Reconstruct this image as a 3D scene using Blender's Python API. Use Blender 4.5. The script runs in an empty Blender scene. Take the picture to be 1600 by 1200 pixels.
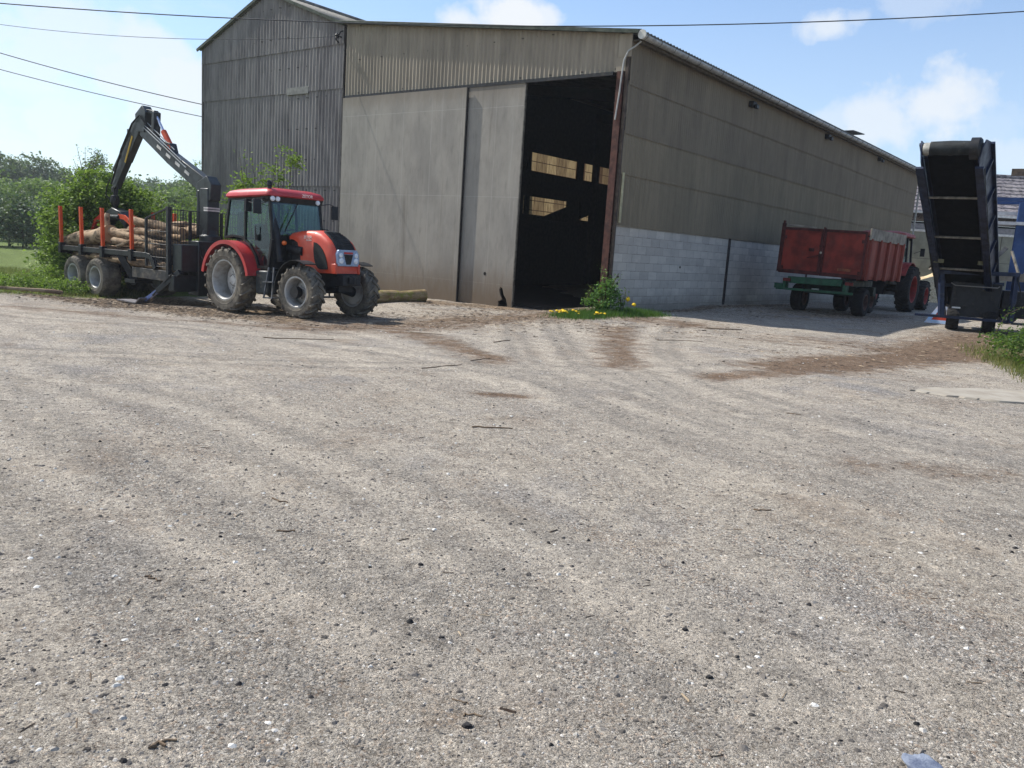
import bpy, math, random
import numpy as np
from mathutils import Vector, Matrix, noise as mnoise
R_ = math.radians
random.seed(7); rng = np.random.default_rng(7)
SC = bpy.context.scene; COL = SC.collection

# ------------------------------------------------------------------ camera, sky, sun, exposure
EYE = Vector((0, 0, 1.6)); FPX = 1282.0; PITCH = R_(9.45); ROLL = R_(3.75)
fw = Vector((0, math.cos(PITCH), -math.sin(PITCH))); u0 = Vector((0, math.sin(PITCH), math.cos(PITCH))); r0 = Vector((1, 0, 0))
rt = r0*math.cos(ROLL)+u0*math.sin(ROLL); up = -r0*math.sin(ROLL)+u0*math.cos(ROLL)
cam = bpy.data.cameras.new('camera'); co = bpy.data.objects.new('camera', cam); COL.objects.link(co)
m3 = Matrix((rt, up, -fw)).transposed(); co.matrix_world = Matrix.Translation(EYE) @ m3.to_4x4()
cam.sensor_width = 36; cam.lens = FPX/1600*36; cam.clip_end = 3000; cam.clip_start = 0.05
SC.camera = co
SUN_AZ, SUN_EL = -64.0, 48.0
sd = Vector((math.sin(R_(SUN_AZ))*math.cos(R_(SUN_EL)), math.cos(R_(SUN_AZ))*math.cos(R_(SUN_EL)), math.sin(R_(SUN_EL))))
sun = bpy.data.lights.new('sun', 'SUN'); so = bpy.data.objects.new('sun', sun); COL.objects.link(so)
sun.energy = 4.2; sun.angle = R_(0.6); sun.color = (1, 0.955, 0.88)
so.rotation_euler = sd.to_track_quat('Z', 'Y').to_euler(); so.location = (-20, 10, 30)
SC.view_settings.view_transform = 'Standard'; SC.view_settings.look = 'None'
SC.view_settings.exposure = 0.62; SC.view_settings.gamma = 1.0

def pxdir(x, y):
    return (fw + rt*((x-800)/FPX) - up*((y-600)/FPX)).normalized()

world = bpy.data.worlds.new('World'); SC.world = world; world.use_nodes = True
nt = world.node_tree; N = nt.nodes; L = nt.links; N.clear()
def wn(t, **k):
    n = N.new(t)
    for a, b in k.items(): setattr(n, a, b)
    return n
def wmath(op, a, b=None, c=None, clamp=False):
    n = wn('ShaderNodeMath', operation=op, use_clamp=clamp)
    for i, v in enumerate((a, b, c)):
        if v is None: continue
        if isinstance(v, (int, float)): n.inputs[i].default_value = v
        else: L.new(v, n.inputs[i])
    return n.outputs[0]
sky = wn('ShaderNodeTexSky', sky_type='NISHITA', sun_disc=False, sun_elevation=R_(SUN_EL), sun_rotation=R_(SUN_AZ % 360),
         air_density=1.0, dust_density=.7, ozone_density=2.2, altitude=100)
tc = wn('ShaderNodeTexCoord')
sep = wn('ShaderNodeSeparateXYZ'); L.new(tc.outputs['Generated'], sep.inputs[0])
zc = wmath('MAXIMUM', sep.outputs[2], 0.0)
den = wmath('ADD', zc, 0.22)
cx = wmath('DIVIDE', sep.outputs[0], den); cy = wmath('DIVIDE', sep.outputs[1], den)
cmb = wn('ShaderNodeCombineXYZ'); L.new(cx, cmb.inputs[0]); L.new(cy, cmb.inputs[1]); L.new(wmath('MULTIPLY', zc, 3.0), cmb.inputs[2])
nz = wn('ShaderNodeTexNoise'); nz.inputs['Scale'].default_value = 1.5; nz.inputs['Detail'].default_value = 9; nz.inputs['Roughness'].default_value = 0.52
L.new(cmb.outputs[0], nz.inputs['Vector'])
nz2 = wn('ShaderNodeTexNoise'); nz2.inputs['Scale'].default_value = 11; nz2.inputs['Detail'].default_value = 9; nz2.inputs['Roughness'].default_value = 0.6
L.new(tc.outputs['Generated'], nz2.inputs['Vector'])
# general veil of thin cloud, thicker towards the left (sun side)
leftness = wmath('MULTIPLY_ADD', sep.outputs[0], -0.34, 0.0)
veil = wn('ShaderNodeMapRange', interpolation_type='SMOOTHSTEP'); L.new(wmath('ADD', nz.outputs[0], leftness), veil.inputs[0])
veil.inputs[1].default_value = 0.49; veil.inputs[2].default_value = 0.86; veil.inputs[4].default_value = 0.8
cl = veil.outputs[0]
# individual cumulus puffs, by direction
for (px, py, rad, stren) in ((1455, 165, .062, 1.0), (1385, 188, .055, .9), (1310, 195, .04, .7), (1500, 150, .03, .9), (1300, 42, .032, .9), (1335, 30, .02, .6), (790, 34, .045, 1.3), (725, 38, .03, 1.0), (840, 36, .03, 1.0), (1450, -14, .045, .5), (1560, 200, .05, .5),
                             (1585, 255, .06, .7), (1560, 240, .05, .5), (240, 85, .06, .9), (130, 80, .07, .8), (300, 130, .06, 1.0), (200, 130, .06, .9), (60, 60, .05, .5), (30, 110, .05, .8), (120, 190, .07, .8), (260, 200, .07, .9)):
    d = pxdir(px, py)
    vs = wn('ShaderNodeVectorMath', operation='SUBTRACT'); L.new(tc.outputs['Generated'], vs.inputs[0]); vs.inputs[1].default_value = d
    vm = wn('ShaderNodeVectorMath', operation='MULTIPLY'); L.new(vs.outputs[0], vm.inputs[0]); vm.inputs[1].default_value = (1, 1, 1.7)
    vl = wn('ShaderNodeVectorMath', operation='LENGTH'); L.new(vm.outputs[0], vl.inputs[0])
    q = wmath('SUBTRACT', 1.0, wmath('DIVIDE', vl.outputs['Value'], rad*1.5))
    q = wmath('ADD', q, wmath('MULTIPLY', wmath('SUBTRACT', nz2.outputs[0], 0.5), 2.4))
    mr = wn('ShaderNodeMapRange', interpolation_type='SMOOTHSTEP'); L.new(q, mr.inputs[0]); mr.inputs[1].default_value = 0.0; mr.inputs[2].default_value = 0.75; mr.inputs[4].default_value = min(.95, stren*.85)
    cl = wmath('MAXIMUM', cl, mr.outputs[0])
# whitish haze low over the horizon
hz = wn('ShaderNodeMapRange'); L.new(zc, hz.inputs[0]); hz.inputs[1].default_value = 0.0; hz.inputs[2].default_value = 0.33; hz.inputs[3].default_value = 0.5; hz.inputs[4].default_value = 0.12
cl = wmath('MAXIMUM', cl, hz.outputs[0])
sc_ = wn('ShaderNodeVectorMath', operation='MULTIPLY'); L.new(sky.outputs[0], sc_.inputs[0]); sc_.inputs[1].default_value = (.80, 1.0, 1.16)
mixc = wn('ShaderNodeMix', data_type='RGBA'); L.new(cl, mixc.inputs[0]); L.new(sc_.outputs[0], mixc.inputs[6]); mixc.inputs[7].default_value = (5.7, 5.9, 6.1, 1)
bg = wn('ShaderNodeBackground'); bg.inputs[1].default_value = 0.106; L.new(mixc.outputs[2], bg.inputs[0])
wo = wn('ShaderNodeOutputWorld'); L.new(bg.outputs[0], wo.inputs[0])

# ------------------------------------------------------------------ helpers
def lin(r, g, b):
    f = lambda c: ((c/255)/12.92 if c/255 <= .04045 else (((c/255)+.055)/1.055)**2.4)
    return (f(r), f(g), f(b), 1)

class NT:
    def __init__(s, name):
        s.m = bpy.data.materials.new(name); s.m.use_nodes = True; s.t = s.m.node_tree; s.t.nodes.clear()
        s.out = s.n('ShaderNodeOutputMaterial'); s.tc = s.n('ShaderNodeTexCoord')
    def n(s, t, **k):
        x = s.t.nodes.new(t)
        for a, b in k.items(): setattr(x, a, b)
        return x
    def set(s, sock, v):
        if isinstance(v, bpy.types.NodeSocket): s.t.links.new(v, sock)
        else: sock.default_value = v
    def math(s, op, a, b=0.0, c=None, clamp=False):
        x = s.n('ShaderNodeMath', operation=op, use_clamp=clamp); s.set(x.inputs[0], a); s.set(x.inputs[1], b)
        if c is not None: s.set(x.inputs[2], c)
        return x.outputs[0]
    def noise(s, scale, detail=4, rough=.55, vec=None, dist=0.0):
        x = s.n('ShaderNodeTexNoise'); x.inputs['Scale'].default_value = scale; x.inputs['Detail'].default_value = detail
        x.inputs['Roughness'].default_value = rough; x.inputs['Distortion'].default_value = dist
        s.t.links.new(vec if vec else s.tc.outputs['Object'], x.inputs['Vector']); return x.outputs[0]
    def voro(s, scale, feature='F1', out='Distance', vec=None, rnd=1.0):
        x = s.n('ShaderNodeTexVoronoi', feature=feature); x.inputs['Scale'].default_value = scale; x.inputs['Randomness'].default_value = rnd
        s.t.links.new(vec if vec else s.tc.outputs['Object'], x.inputs['Vector']); return x.outputs[out]
    def ramp(s, v, a, b, lo=0.0, hi=1.0, smooth=True):
        x = s.n('ShaderNodeMapRange', interpolation_type='SMOOTHSTEP' if smooth else 'LINEAR')
        s.set(x.inputs[0], v); x.inputs[1].default_value = a; x.inputs[2].default_value = b; x.inputs[3].default_value = lo; x.inputs[4].default_value = hi; return x.outputs[0]
    def mix(s, f, a, b, blend='MIX'):
        x = s.n('ShaderNodeMix', data_type='RGBA', blend_type=blend); s.set(x.inputs[0], f); s.set(x.inputs[6], a); s.set(x.inputs[7], b); return x.outputs[2]
    def scaled(s, v3):
        x = s.n('ShaderNodeMapping'); x.inputs['Scale'].default_value = v3; s.t.links.new(s.tc.outputs['Object'], x.inputs[0]); return x.outputs[0]
    def bump(s, h, strength=.4, dist=.02):
        x = s.n('ShaderNodeBump'); x.inputs['Strength'].default_value = strength; x.inputs['Distance'].default_value = dist; s.set(x.inputs['Height'], h); return x.outputs[0]
    def bsdf(s, color, rough=.8, metal=0.0, normal=None, spec=.35, coat=0.0):
        b = s.n('ShaderNodeBsdfPrincipled'); s.set(b.inputs['Base Color'], color); s.set(b.inputs['Roughness'], rough); s.set(b.inputs['Metallic'], metal)
        b.inputs['Specular IOR Level'].default_value = spec; b.inputs['Coat Weight'].default_value = coat; b.inputs['Coat Roughness'].default_value = .15
        if normal: s.set(b.inputs['Normal'], normal)
        return b
    def done(s, sh):
        s.t.links.new(sh.outputs[0] if hasattr(sh, 'outputs') else sh, s.out.inputs[0]); return s.m

MATS = {}
def simple(name, c1, c2=None, scale=6, rough=.6, metal=0.0, bump=.15, bscale=40, dust=0.0, dustc=(150, 138, 118), spec=.35, coat=0.0, streak=False):
    """general worn material: two tones broken up by noise, with dust that gathers in patches"""
    if name in MATS: return MATS[name]
    t = NT(name); c1 = lin(*c1); c2 = lin(*c2) if c2 else tuple(x*.7 for x in c1[:3])+(1,)
    v = t.scaled((1, 1, .18)) if streak else None
    n1 = t.noise(scale, 6, .62, vec=v); col = t.mix(t.ramp(n1, .35, .68), c1, c2)
    if dust:
        d = t.ramp(t.noise(scale*.7+1.3, 7, .7), .62-dust*.35, .72, 0, min(1, dust*1.4)); col = t.mix(d, col, lin(*dustc))
    r = t.ramp(n1, .3, .7, max(.05, rough-.12), min(1, rough+.12))
    MATS[name] = t.done(t.bsdf(col, r, metal, t.bump(t.noise(bscale, 4, .6), bump, .01), spec, coat)); return MATS[name]

class MB:
    def __init__(s): s.v = []; s.f = []; s.mi = []
    def add(s, vs, fs, mi=0):
        o = len(s.v); s.v += [tuple(x) for x in vs]; s.f += [tuple(i+o for i in f) for f in fs]; s.mi += [mi]*len(fs); return s
    def box(s, x0, x1, y0, y1, z0, z1, mi=0, M=None):
        vs = [Vector(p) for p in ((x0, y0, z0), (x1, y0, z0), (x1, y1, z0), (x0, y1, z0), (x0, y0, z1), (x1, y0, z1), (x1, y1, z1), (x0, y1, z1))]
        if M: vs = [M @ p for p in vs]
        return s.add(vs, [(0, 3, 2, 1), (4, 5, 6, 7), (0, 1, 5, 4), (1, 2, 6, 5), (2, 3, 7, 6), (3, 0, 4, 7)], mi)
    def beam(s, p0, p1, w, h, upv=(0, 0, 1), mi=0, w1=None, h1=None):
        p0 = Vector(p0); p1 = Vector(p1); a = (p1-p0).normalized(); u = Vector(upv)
        if abs(a.dot(u)) > .98: u = Vector((1, 0, 0)) if abs(a.x) < .9 else Vector((0, 1, 0))
        sd_ = a.cross(u).normalized(); u = sd_.cross(a).normalized(); w1 = w if w1 is None else w1; h1 = h if h1 is None else h1
        vs = []
        for p, ww, hh in ((p0, w, h), (p1, w1, h1)):
            for i, j in ((-1, -1), (1, -1), (1, 1), (-1, 1)): vs.append(p+sd_*(i*ww/2)+u*(j*hh/2))
        return s.add(vs, [(0, 1, 2, 3), (7, 6, 5, 4), (0, 4, 5, 1), (1, 5, 6, 2), (2, 6, 7, 3), (3, 7, 4, 0)], mi)
    def tube(s, pts, r, n=8, mi=0, cap=True, capmi=None, wob=0.0):
        pts = [Vector(p) for p in pts]; m = len(pts); rs = r if isinstance(r, (list, tuple)) else [r]*m
        vs = []; prev = None
        for i, p in enumerate(pts):
            a = (pts[min(i+1, m-1)]-pts[max(i-1, 0)]).normalized()
            if prev is None:
                u = Vector((0, 0, 1)) if abs(a.z) < .9 else Vector((1, 0, 0)); u = (u-a*u.dot(a)).normalized()
            else: u = (prev-a*prev.dot(a)).normalized()
            prev = u; w = a.cross(u)
            for k in range(n):
                t = 2*math.pi*k/n; rr = rs[i]*(1+(random.uniform(-wob, wob) if wob else 0)); vs.append(p+u*(math.cos(t)*rr)+w*(math.sin(t)*rr))
        fs = [(i*n+k, i*n+(k+1) % n, (i+1)*n+(k+1) % n, (i+1)*n+k) for i in range(m-1) for k in range(n)]
        s.add(vs, fs, mi)
        if cap:
            o = len(s.v)-len(vs); cm = mi if capmi is None else capmi
            s.f += [tuple(o+k for k in reversed(range(n))), tuple(o+(m-1)*n+k for k in range(n))]; s.mi += [cm, cm]
        return s
    def lathe(s, prof, c, axis=(0, 1, 0), n=32, mi=0, closed=False):
        """prof = [(radius, distance along the axis)]"""
        c = Vector(c); a = Vector(axis).normalized(); u = Vector((0, 0, 1)) if abs(a.z) < .9 else Vector((1, 0, 0)); u = (u-a*u.dot(a)).normalized(); w = a.cross(u)
        m = len(prof); vs = [c+a*h+(u*math.cos(2*math.pi*k/n)+w*math.sin(2*math.pi*k/n))*r for r, h in prof for k in range(n)]
        rg = range(m if closed else m-1)
        fs = [(i*n+k, i*n+(k+1) % n, ((i+1) % m)*n+(k+1) % n, ((i+1) % m)*n+k) for i in rg for k in range(n)]
        return s.add(vs, fs, mi)
    def prism(s, poly, f, d0, d1, mi=0):
        """poly 2-D, f(a, b, d) -> 3-D point"""
        n = len(poly); vs = [f(a, b, d0) for a, b in poly]+[f(a, b, d1) for a, b in poly]
        fs = [tuple(range(n)), tuple(reversed(range(n, 2*n)))]+[(i, i+n, (i+1) % n+n, (i+1) % n) for i in range(n)]
        return s.add(vs, fs, mi)
    def xz(s, poly, y0, y1, mi=0): return s.prism(poly, lambda a, b, d: (a, d, b), y0, y1, mi)
    def loft(s, rings, mi=0, cap=True):
        n = len(rings[0]); o = [p for r in rings for p in r]
        fs = [(i*n+k, i*n+(k+1) % n, (i+1)*n+(k+1) % n, (i+1)*n+k) for i in range(len(rings)-1) for k in range(n)]
        if cap: fs += [tuple(reversed(range(n))), tuple(range((len(rings)-1)*n, len(rings)*n))]
        return s.add(o, fs, mi)
    def build(s, name, mat, parent=None, smooth=True, bevel=0.0, ang=35, solid=0.0):
        me = bpy.data.meshes.new(name); me.from_pydata(s.v, [], s.f)
        for m in (mat if isinstance(mat, (list, tuple)) else [mat]): me.materials.append(m)
        me.polygons.foreach_set('material_index', s.mi)
        import bmesh
        if len(s.f) < 60000:
            b = bmesh.new(); b.from_mesh(me); bmesh.ops.recalc_face_normals(b, faces=b.faces); b.to_mesh(me); b.free()
        if smooth:
            me.polygons.foreach_set('use_smooth', [True]*len(me.polygons)); me.set_sharp_from_angle(angle=R_(ang))
        o = bpy.data.objects.new(name, me); COL.objects.link(o)
        if parent: o.parent = parent
        if solid:
            md = o.modifiers.new('s', 'SOLIDIFY'); md.thickness = solid; md.offset = 0
        if bevel:
            md = o.modifiers.new('b', 'BEVEL'); md.width = bevel; md.segments = 2; md.limit_method = 'ANGLE'; md.angle_limit = R_(40)
        return o

def tag(o, label=None, cat=None, group=None, kind=None):
    for k, v in (('label', label), ('category', cat), ('group', group), ('kind', kind)):
        if v: o[k] = v
    return o
def thing(name, label, cat, loc, rz=0.0, group=None, rx=0.0, ry=0.0):
    o = bpy.data.objects.new(name, None); COL.objects.link(o); o.location = loc; o.rotation_euler = (rx, ry, rz); o.empty_display_size = .2
    return tag(o, label, cat, group)
def npmesh(name, verts, faces, mat, parent=None, smooth=False):
    """numpy mesh: faces (n,k) all the same size"""
    me = bpy.data.meshes.new(name); k = faces.shape[1]
    me.vertices.add(len(verts)); me.vertices.foreach_set('co', np.asarray(verts, np.float32).ravel())
    me.loops.add(faces.size); me.loops.foreach_set('vertex_index', faces.astype(np.int32).ravel())
    me.polygons.add(len(faces)); me.polygons.foreach_set('loop_start', np.arange(0, faces.size, k, dtype=np.int32))
    me.polygons.foreach_set('use_smooth', np.full(len(faces), smooth)); me.update(calc_edges=True); me.validate()
    me.materials.append(mat); o = bpy.data.objects.new(name, me); COL.objects.link(o)
    if parent: o.parent = parent
    return o

# ------------------------------------------------------------------ ground height
GP = np.array([(0, 0, 0), (0, 3, 0), (-4, 5, 0), (4, 5, .02), (0, 8, 0), (-7, 9, -.06), (6.5, 10.8, .1), (0, 13, -.02), (-5, 13, -.1), (5, 14, .05), (9, 13, .12),
    (-11, 14, -.2), (-4.9, 17.9, -.25), (-3.4, 19.2, -.25), (-6.6, 19.2, -.35), (-5.2, 20.8, -.35), (-10.5, 22, -.47), (-9.2, 23.8, -.47), (-11.5, 22.6, -.5), (-12.3, 20.0, -.34),
    (-1, 20, -.12), (1.2, 19, .02), (2.6, 21.6, .16), (0.0, 24, -.14), (-1.7, 25.2, -.14), (-2.7, 26, -.16), (-6, 28.4, -.3), (1, 26, -.08), (4, 20, .1),
    (7, 27.5, .15), (10, 31, .12), (21, 46, .1), (9.4, 26, .13), (11, 28.5, .14), (12, 31, .15), (15, 24, .2), (12, 20, .2), (18, 30, .2), (25, 45, .1), (14, 14, .2),
    (-14, 22, -.33), (-14, 25, -.35), (-20, 31, -.35), (-28, 44, -.4), (-60, 100, -1.2), (-50, 60, -.8), (-30, 20, -.4), (30, 20, .2), (60, 60, .2), (0, 70, -.1), (0, 120, -.3), (-20, -10, 0), (20, -10, 0), (0, -20, 0)])
def gz(x, y):
    x = np.asarray(x, float); y = np.asarray(y, float); sh = x.shape; x = x.ravel(); y = y.ravel(); out = np.empty_like(x)
    for i in range(0, len(x), 20000):
        d2 = (x[i:i+20000, None]-GP[None, :, 0])**2+(y[i:i+20000, None]-GP[None, :, 1])**2
        w = 1/(d2+1.3)**2; out[i:i+20000] = (w*GP[None, :, 2]).sum(1)/w.sum(1)
    out += .012*np.sin(x*1.7+y*.6)*np.cos(y*1.3-x*.4)+.006*np.sin(x*4.1-y*2.3)
    return out.reshape(sh)
def gz1(x, y): return float(gz(np.array([x]), np.array([y]))[0])

# barn frame: local x runs back along the right wall, local y runs left along the front
BAZ = R_(37.7); BW = np.array([math.sin(BAZ), math.cos(BAZ)]); BV = np.array([-math.cos(BAZ), math.sin(BAZ)]); BC = np.array([2.43, 22.03]); BROT = math.pi/2-BAZ
def bw(t, s): return BC+BW*t+BV*s

# ------------------------------------------------------------------ ground
def sp(a, b, n, k):
    u = np.linspace(-1, 1, n); g = np.sinh(u*k)/math.sinh(k); return np.where(g < 0, -g*a, g*b)
gx = sp(-260, 260, 420, 5.5); gx = np.sort(gx)
gy = np.sort(np.concatenate([-np.geomspace(.3, 40, 30), np.linspace(0, 34, 330), np.geomspace(34.3, 300, 80)]))
X, Y = np.meshgrid(gx, gy); Z = gz(X, Y)
nx, ny = len(gx), len(gy); idx = np.arange(nx*ny).reshape(ny, nx)
F4 = np.stack([idx[:-1, :-1].ravel(), idx[:-1, 1:].ravel(), idx[1:, 1:].ravel(), idx[1:, :-1].ravel()], 1)

t = NT('gravel yard')
def attr(t, nm):
    a = t.n('ShaderNodeAttribute'); a.attribute_name = nm; return a.outputs['Fac']
big = t.noise(.3, 5, .6); mid = t.noise(1.6, 6, .65, dist=.6); fine = t.noise(9, 7, .7)
mp_ = t.n('ShaderNodeMapping'); mp_.inputs['Rotation'].default_value = (0, 0, R_(56)); t.t.links.new(t.tc.outputs['Object'], mp_.inputs[0])
mp2 = t.n('ShaderNodeMapping'); mp2.inputs['Scale'].default_value = (.11, 1.0, 1); t.t.links.new(mp_.outputs[0], mp2.inputs[0])
streak = t.noise(1.5, 6, .6, vec=mp2.outputs[0], dist=.35); streak2 = t.noise(5.5, 5, .6, vec=mp2.outputs[0], dist=.3)
vv = t.scaled((1, 1, .3))
v1 = t.voro(85, vec=vv); v1c = t.voro(85, out='Color', vec=vv); v2 = t.voro(210, vec=vv); v2c = t.voro(210, out='Color', vec=vv); v3c = t.voro(34, out='Color', vec=vv); v3 = t.voro(34, vec=vv)
def gray(t, c):
    x = t.n('ShaderNodeSeparateColor'); t.t.links.new(c, x.inputs[0]); return x.outputs[0], x.outputs[1]
g1, g1b = gray(t, v1c); g2, g2b = gray(t, v2c); g3, g3b = gray(t, v3c)
spk = t.noise(34, 8, .85)
dust = t.mix(t.ramp(fine, .3, .7), lin(136, 127, 116), lin(158, 149, 137))
grit = t.mix(g2, lin(96, 92, 87), lin(182, 176, 165)); stone = t.mix(g1, lin(88, 86, 84), lin(186, 182, 175)); stone = t.mix(t.ramp(g1b, .8, .95), stone, lin(152, 130, 112))
c = t.mix(t.ramp(g2b, .25, .6, .3, .85), dust, grit)
lane = t.ramp(t.math('ADD', t.math('ADD', t.math('MULTIPLY', streak, .6), t.math('MULTIPLY', streak2, .2)), t.math('MULTIPLY', mid, .25)), .44, .64)
cover = t.math('MULTIPLY', t.math('SUBTRACT', 1.0, lane), t.ramp(g1b, .2, .35))
c = t.mix(t.math('MULTIPLY', cover, .65), c, stone)

c = t.mix(t.math('MULTIPLY', lane, .30), c, t.mix(fine, lin(148, 141, 130), lin(174, 167, 156)))
c = t.mix(t.math('MULTIPLY', t.ramp(big, .46, .64, 0, .6), t.ramp(t.noise(.9, 5, .7, dist=.5), .42, .6)), c, t.mix(g1, lin(76, 77, 80), lin(148, 148, 151)))
c = t.mix(t.ramp(t.noise(.62, 8, .72, dist=.5), .52, .66, 0, .6), c, t.mix(spk, lin(92, 80, 70), lin(150, 136, 120)))
c = t.mix(t.math('MULTIPLY', t.ramp(g3, .86, .88), t.ramp(v3, .36, .26)), c, t.mix(g3b, lin(98, 94, 92), lin(196, 192, 184)))
trk = attr(t, 'track'); c = t.mix(t.math('MULTIPLY', trk, t.ramp(t.math('ADD', t.math('MULTIPLY', mid, .5), t.math('MULTIPLY', fine, .5)), .36, .56, .1, 1.0)), c, t.mix(spk, lin(136, 130, 120), lin(190, 182, 171)))
rut = attr(t, 'rut'); c = t.mix(t.math('MULTIPLY', rut, t.ramp(t.math('ADD', t.math('MULTIPLY', fine, .6), t.math('MULTIPLY', mid, .4)), .38, .58, .1, .9)), c, t.mix(g1, lin(82, 80, 78), lin(142, 138, 132)))
brown = attr(t, 'brown'); bm = t.ramp(t.math('ADD', brown, t.math('MULTIPLY', t.math('SUBTRACT', t.noise(2.6, 8, .75), .5), 1.7)), .25, .85)
c = t.mix(t.math('MULTIPLY', bm, .92), c, t.mix(t.ramp(t.noise(14, 8, .85), .35, .65), lin(66, 52, 42), lin(124, 104, 86)))
litt = attr(t, 'litter'); lm = t.ramp(t.math('ADD', litt, t.math('MULTIPLY', t.math('SUBTRACT', t.noise(3.5, 8, .8), .5), 1.8)), .3, .9)
c = t.mix(t.math('MULTIPLY', lm, .85), c, t.mix(t.ramp(t.noise(22, 7, .85), .3, .7), lin(62, 50, 40), lin(150, 130, 106)))
gr = attr(t, 'grass'); gm = t.ramp(t.math('ADD', gr, t.math('MULTIPLY', t.math('SUBTRACT', t.noise(2.2, 6, .7), .5), .9)), .35, .65)
c = t.mix(gm, c, t.mix(t.noise(3, 7, .7), lin(66, 82, 42), lin(110, 124, 66)))
h = t.math('ADD', t.math('MULTIPLY', t.math('SUBTRACT', 1.0, v1), cover), t.math('MULTIPLY', t.math('SUBTRACT', 1.0, v2), .35))
h = t.math('ADD', h, t.math('MULTIPLY', t.math('SUBTRACT', .6, v3), t.ramp(g3, .85, .95))); h = t.math('ADD', h, t.math('MULTIPLY', fine, 1.4)); h = t.math('ADD', h, t.math('MULTIPLY', spk, 1.2))
bn = t.n('ShaderNodeBump'); bn.inputs['Strength'].default_value = 1.0; bn.inputs['Distance'].default_value = .013; t.set(bn.inputs['Height'], h)
bn2 = t.n('ShaderNodeBump'); bn2.inputs['Strength'].default_value = .8; bn2.inputs['Distance'].default_value = .09; t.set(bn2.inputs['Height'], t.math('ADD', mid, t.math('MULTIPLY', streak2, .7))); t.t.links.new(bn.outputs[0], bn2.inputs['Normal'])
spk5 = t.noise(4.2, 12, .92, dist=.3)

spk2 = t.noise(85, 6, .9); spk3 = t.noise(12, 9, .9)
spk4 = t.noise(190, 4, .9)
for q_, k1, k2 in ((spk3, .7, .6), (spk, .95, .8), (spk2, 1.0, .9), (spk4, .9, .8)): c = t.mix(t.ramp(q_, .52, .63, 0, k1), c, (.36, .34, .33, 1), 'MULTIPLY'); c = t.mix(t.ramp(q_, .48, .38, 0, k2), c, (1.55, 1.52, 1.48, 1), 'MULTIPLY')
c = t.mix(t.ramp(spk5, .51, .62, 0, .8), c, (.52, .50, .49, 1), 'MULTIPLY'); c = t.mix(t.ramp(spk5, .48, .38, 0, .7), c, (1.4, 1.37, 1.32, 1), 'MULTIPLY')
c = t.mix(1.0, c, (1.22, 1.21, 1.19, 1), 'MULTIPLY')
MG = t.done(t.bsdf(c, .95, 0, bn2.outputs[0], .12))

g = npmesh('ground', np.stack([X.ravel(), Y.ravel(), Z.ravel()], 1), F4, MG, smooth=True); tag(g, kind='structure')
def gauss(px, py, rx, ry, ang=0):
    ca, sa = math.cos(ang), math.sin(ang); dx = X-px; dy = Y-py; a = (dx*ca+dy*sa)/rx; b = (-dx*sa+dy*ca)/ry; return np.exp(-(a*a+b*b))
def seg(p, q, r):
    p = np.array(p); q = np.array(q); d = q-p; l2 = d@d; tt = np.clip(((X-p[0])*d[0]+(Y-p[1])*d[1])/l2, 0, 1)
    return np.exp(-(((X-p[0]-tt*d[0])**2+(Y-p[1]-tt*d[1])**2)/r**2))
brown_ = np.maximum.reduce([.75*seg((-2.6, 16.4), (-.3, 11.7), .5), .7*seg((2.2, 18), (1.6, 12), .6), .6*gauss(-2.6, 3.0, .9, .5), .4*gauss(.2, 2.7, .8, .35), .55*gauss(3.4, 6.6, 1.3, .5), .5*gauss(-4.5, 5.2, 1.2, .6), seg((4.3, 12.6), (8, 15.6), 1.0), seg((8, 15.6), (14, 22), 1.6), .8*seg((2.8, 11.2), (4.5, 12.2), .5), .75*seg((-4, 16), (1.0, 20.5), 1.9), .7*seg((0, 23), (4, 19), 1.2), .9*gauss(-.1, 8.9, .55, .22), .6*seg((-11, 17), (-3, 15.5), .9), .55*gauss(7, 17, 4, 2)])
litter_ = np.maximum.reduce([seg((-12.5, 21.3), (-5, 17.6), 1.0), seg((-11, 22.5), (-4.5, 19), 1.6), .9*seg((-5, 25), (-.5, 23.6), 1.0), .5*seg((-3, 18), (0, 20), 1.2), .8*seg(bw(.5, -.5), bw(12, -.5), .45), .6*seg((9, 25), (13, 28), 1.5)])
def lanes(paths, r, off=0.0):
    out = np.zeros_like(X)
    for P_ in paths:
        # smooth the way through its points, then one band each side of it
        P_ = np.array(P_, float); tt = np.linspace(0, len(P_)-1, 26); Q_ = np.stack([np.interp(tt, range(len(P_)), P_[:, k]) for k in (0, 1)], 1)
        for _ in range(3): Q_[1:-1] = (Q_[:-2]+2*Q_[1:-1]+Q_[2:])/4
        d_ = np.gradient(Q_, axis=0); d_ /= np.linalg.norm(d_, axis=1)[:, None]; Nn = np.stack([-d_[:, 1], d_[:, 0]], 1)
        for sg in ((0,) if off == 0 else (-1, 1)):
            q2_ = Q_+Nn*off*sg
            for a_, b_ in zip(q2_, q2_[1:]): out = np.maximum(out, seg(a_, b_, r))
    return out
PATHS = [[(-1.8, 6.0), (-.5, 4.7), (.4, 4.2), (1.5, 2.9)], [(-2.6, 16.4), (-.4, 11.7), (.8, 9.5), (2.3, 7.1), (3.6, 5.6), (5, 4)], [(-9, 12.5), (-5.8, 9.1), (-2.8, 7.1), (-.8, 5.2), (.4, 3.9), (1, 2.8)], [(.3, 20), (.5, 12.2), (1.3, 8.2), (2.6, 6.3), (4.5, 4.2)], [(-8, 10.5), (-3.5, 5.5), (-1.6, 4), (-.4, 2.9)], [(3.9, 21.3), (2.0, 14), (2.3, 9.6), (3.6, 7.2), (6, 4.8)], [(-11, 15.5), (-4, 13.6), (.5, 10.2), (3, 8), (6.5, 6.4)], [(13, 20), (8, 15.4), (4, 12.4), (-1, 10.6), (-7, 10)]]
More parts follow.
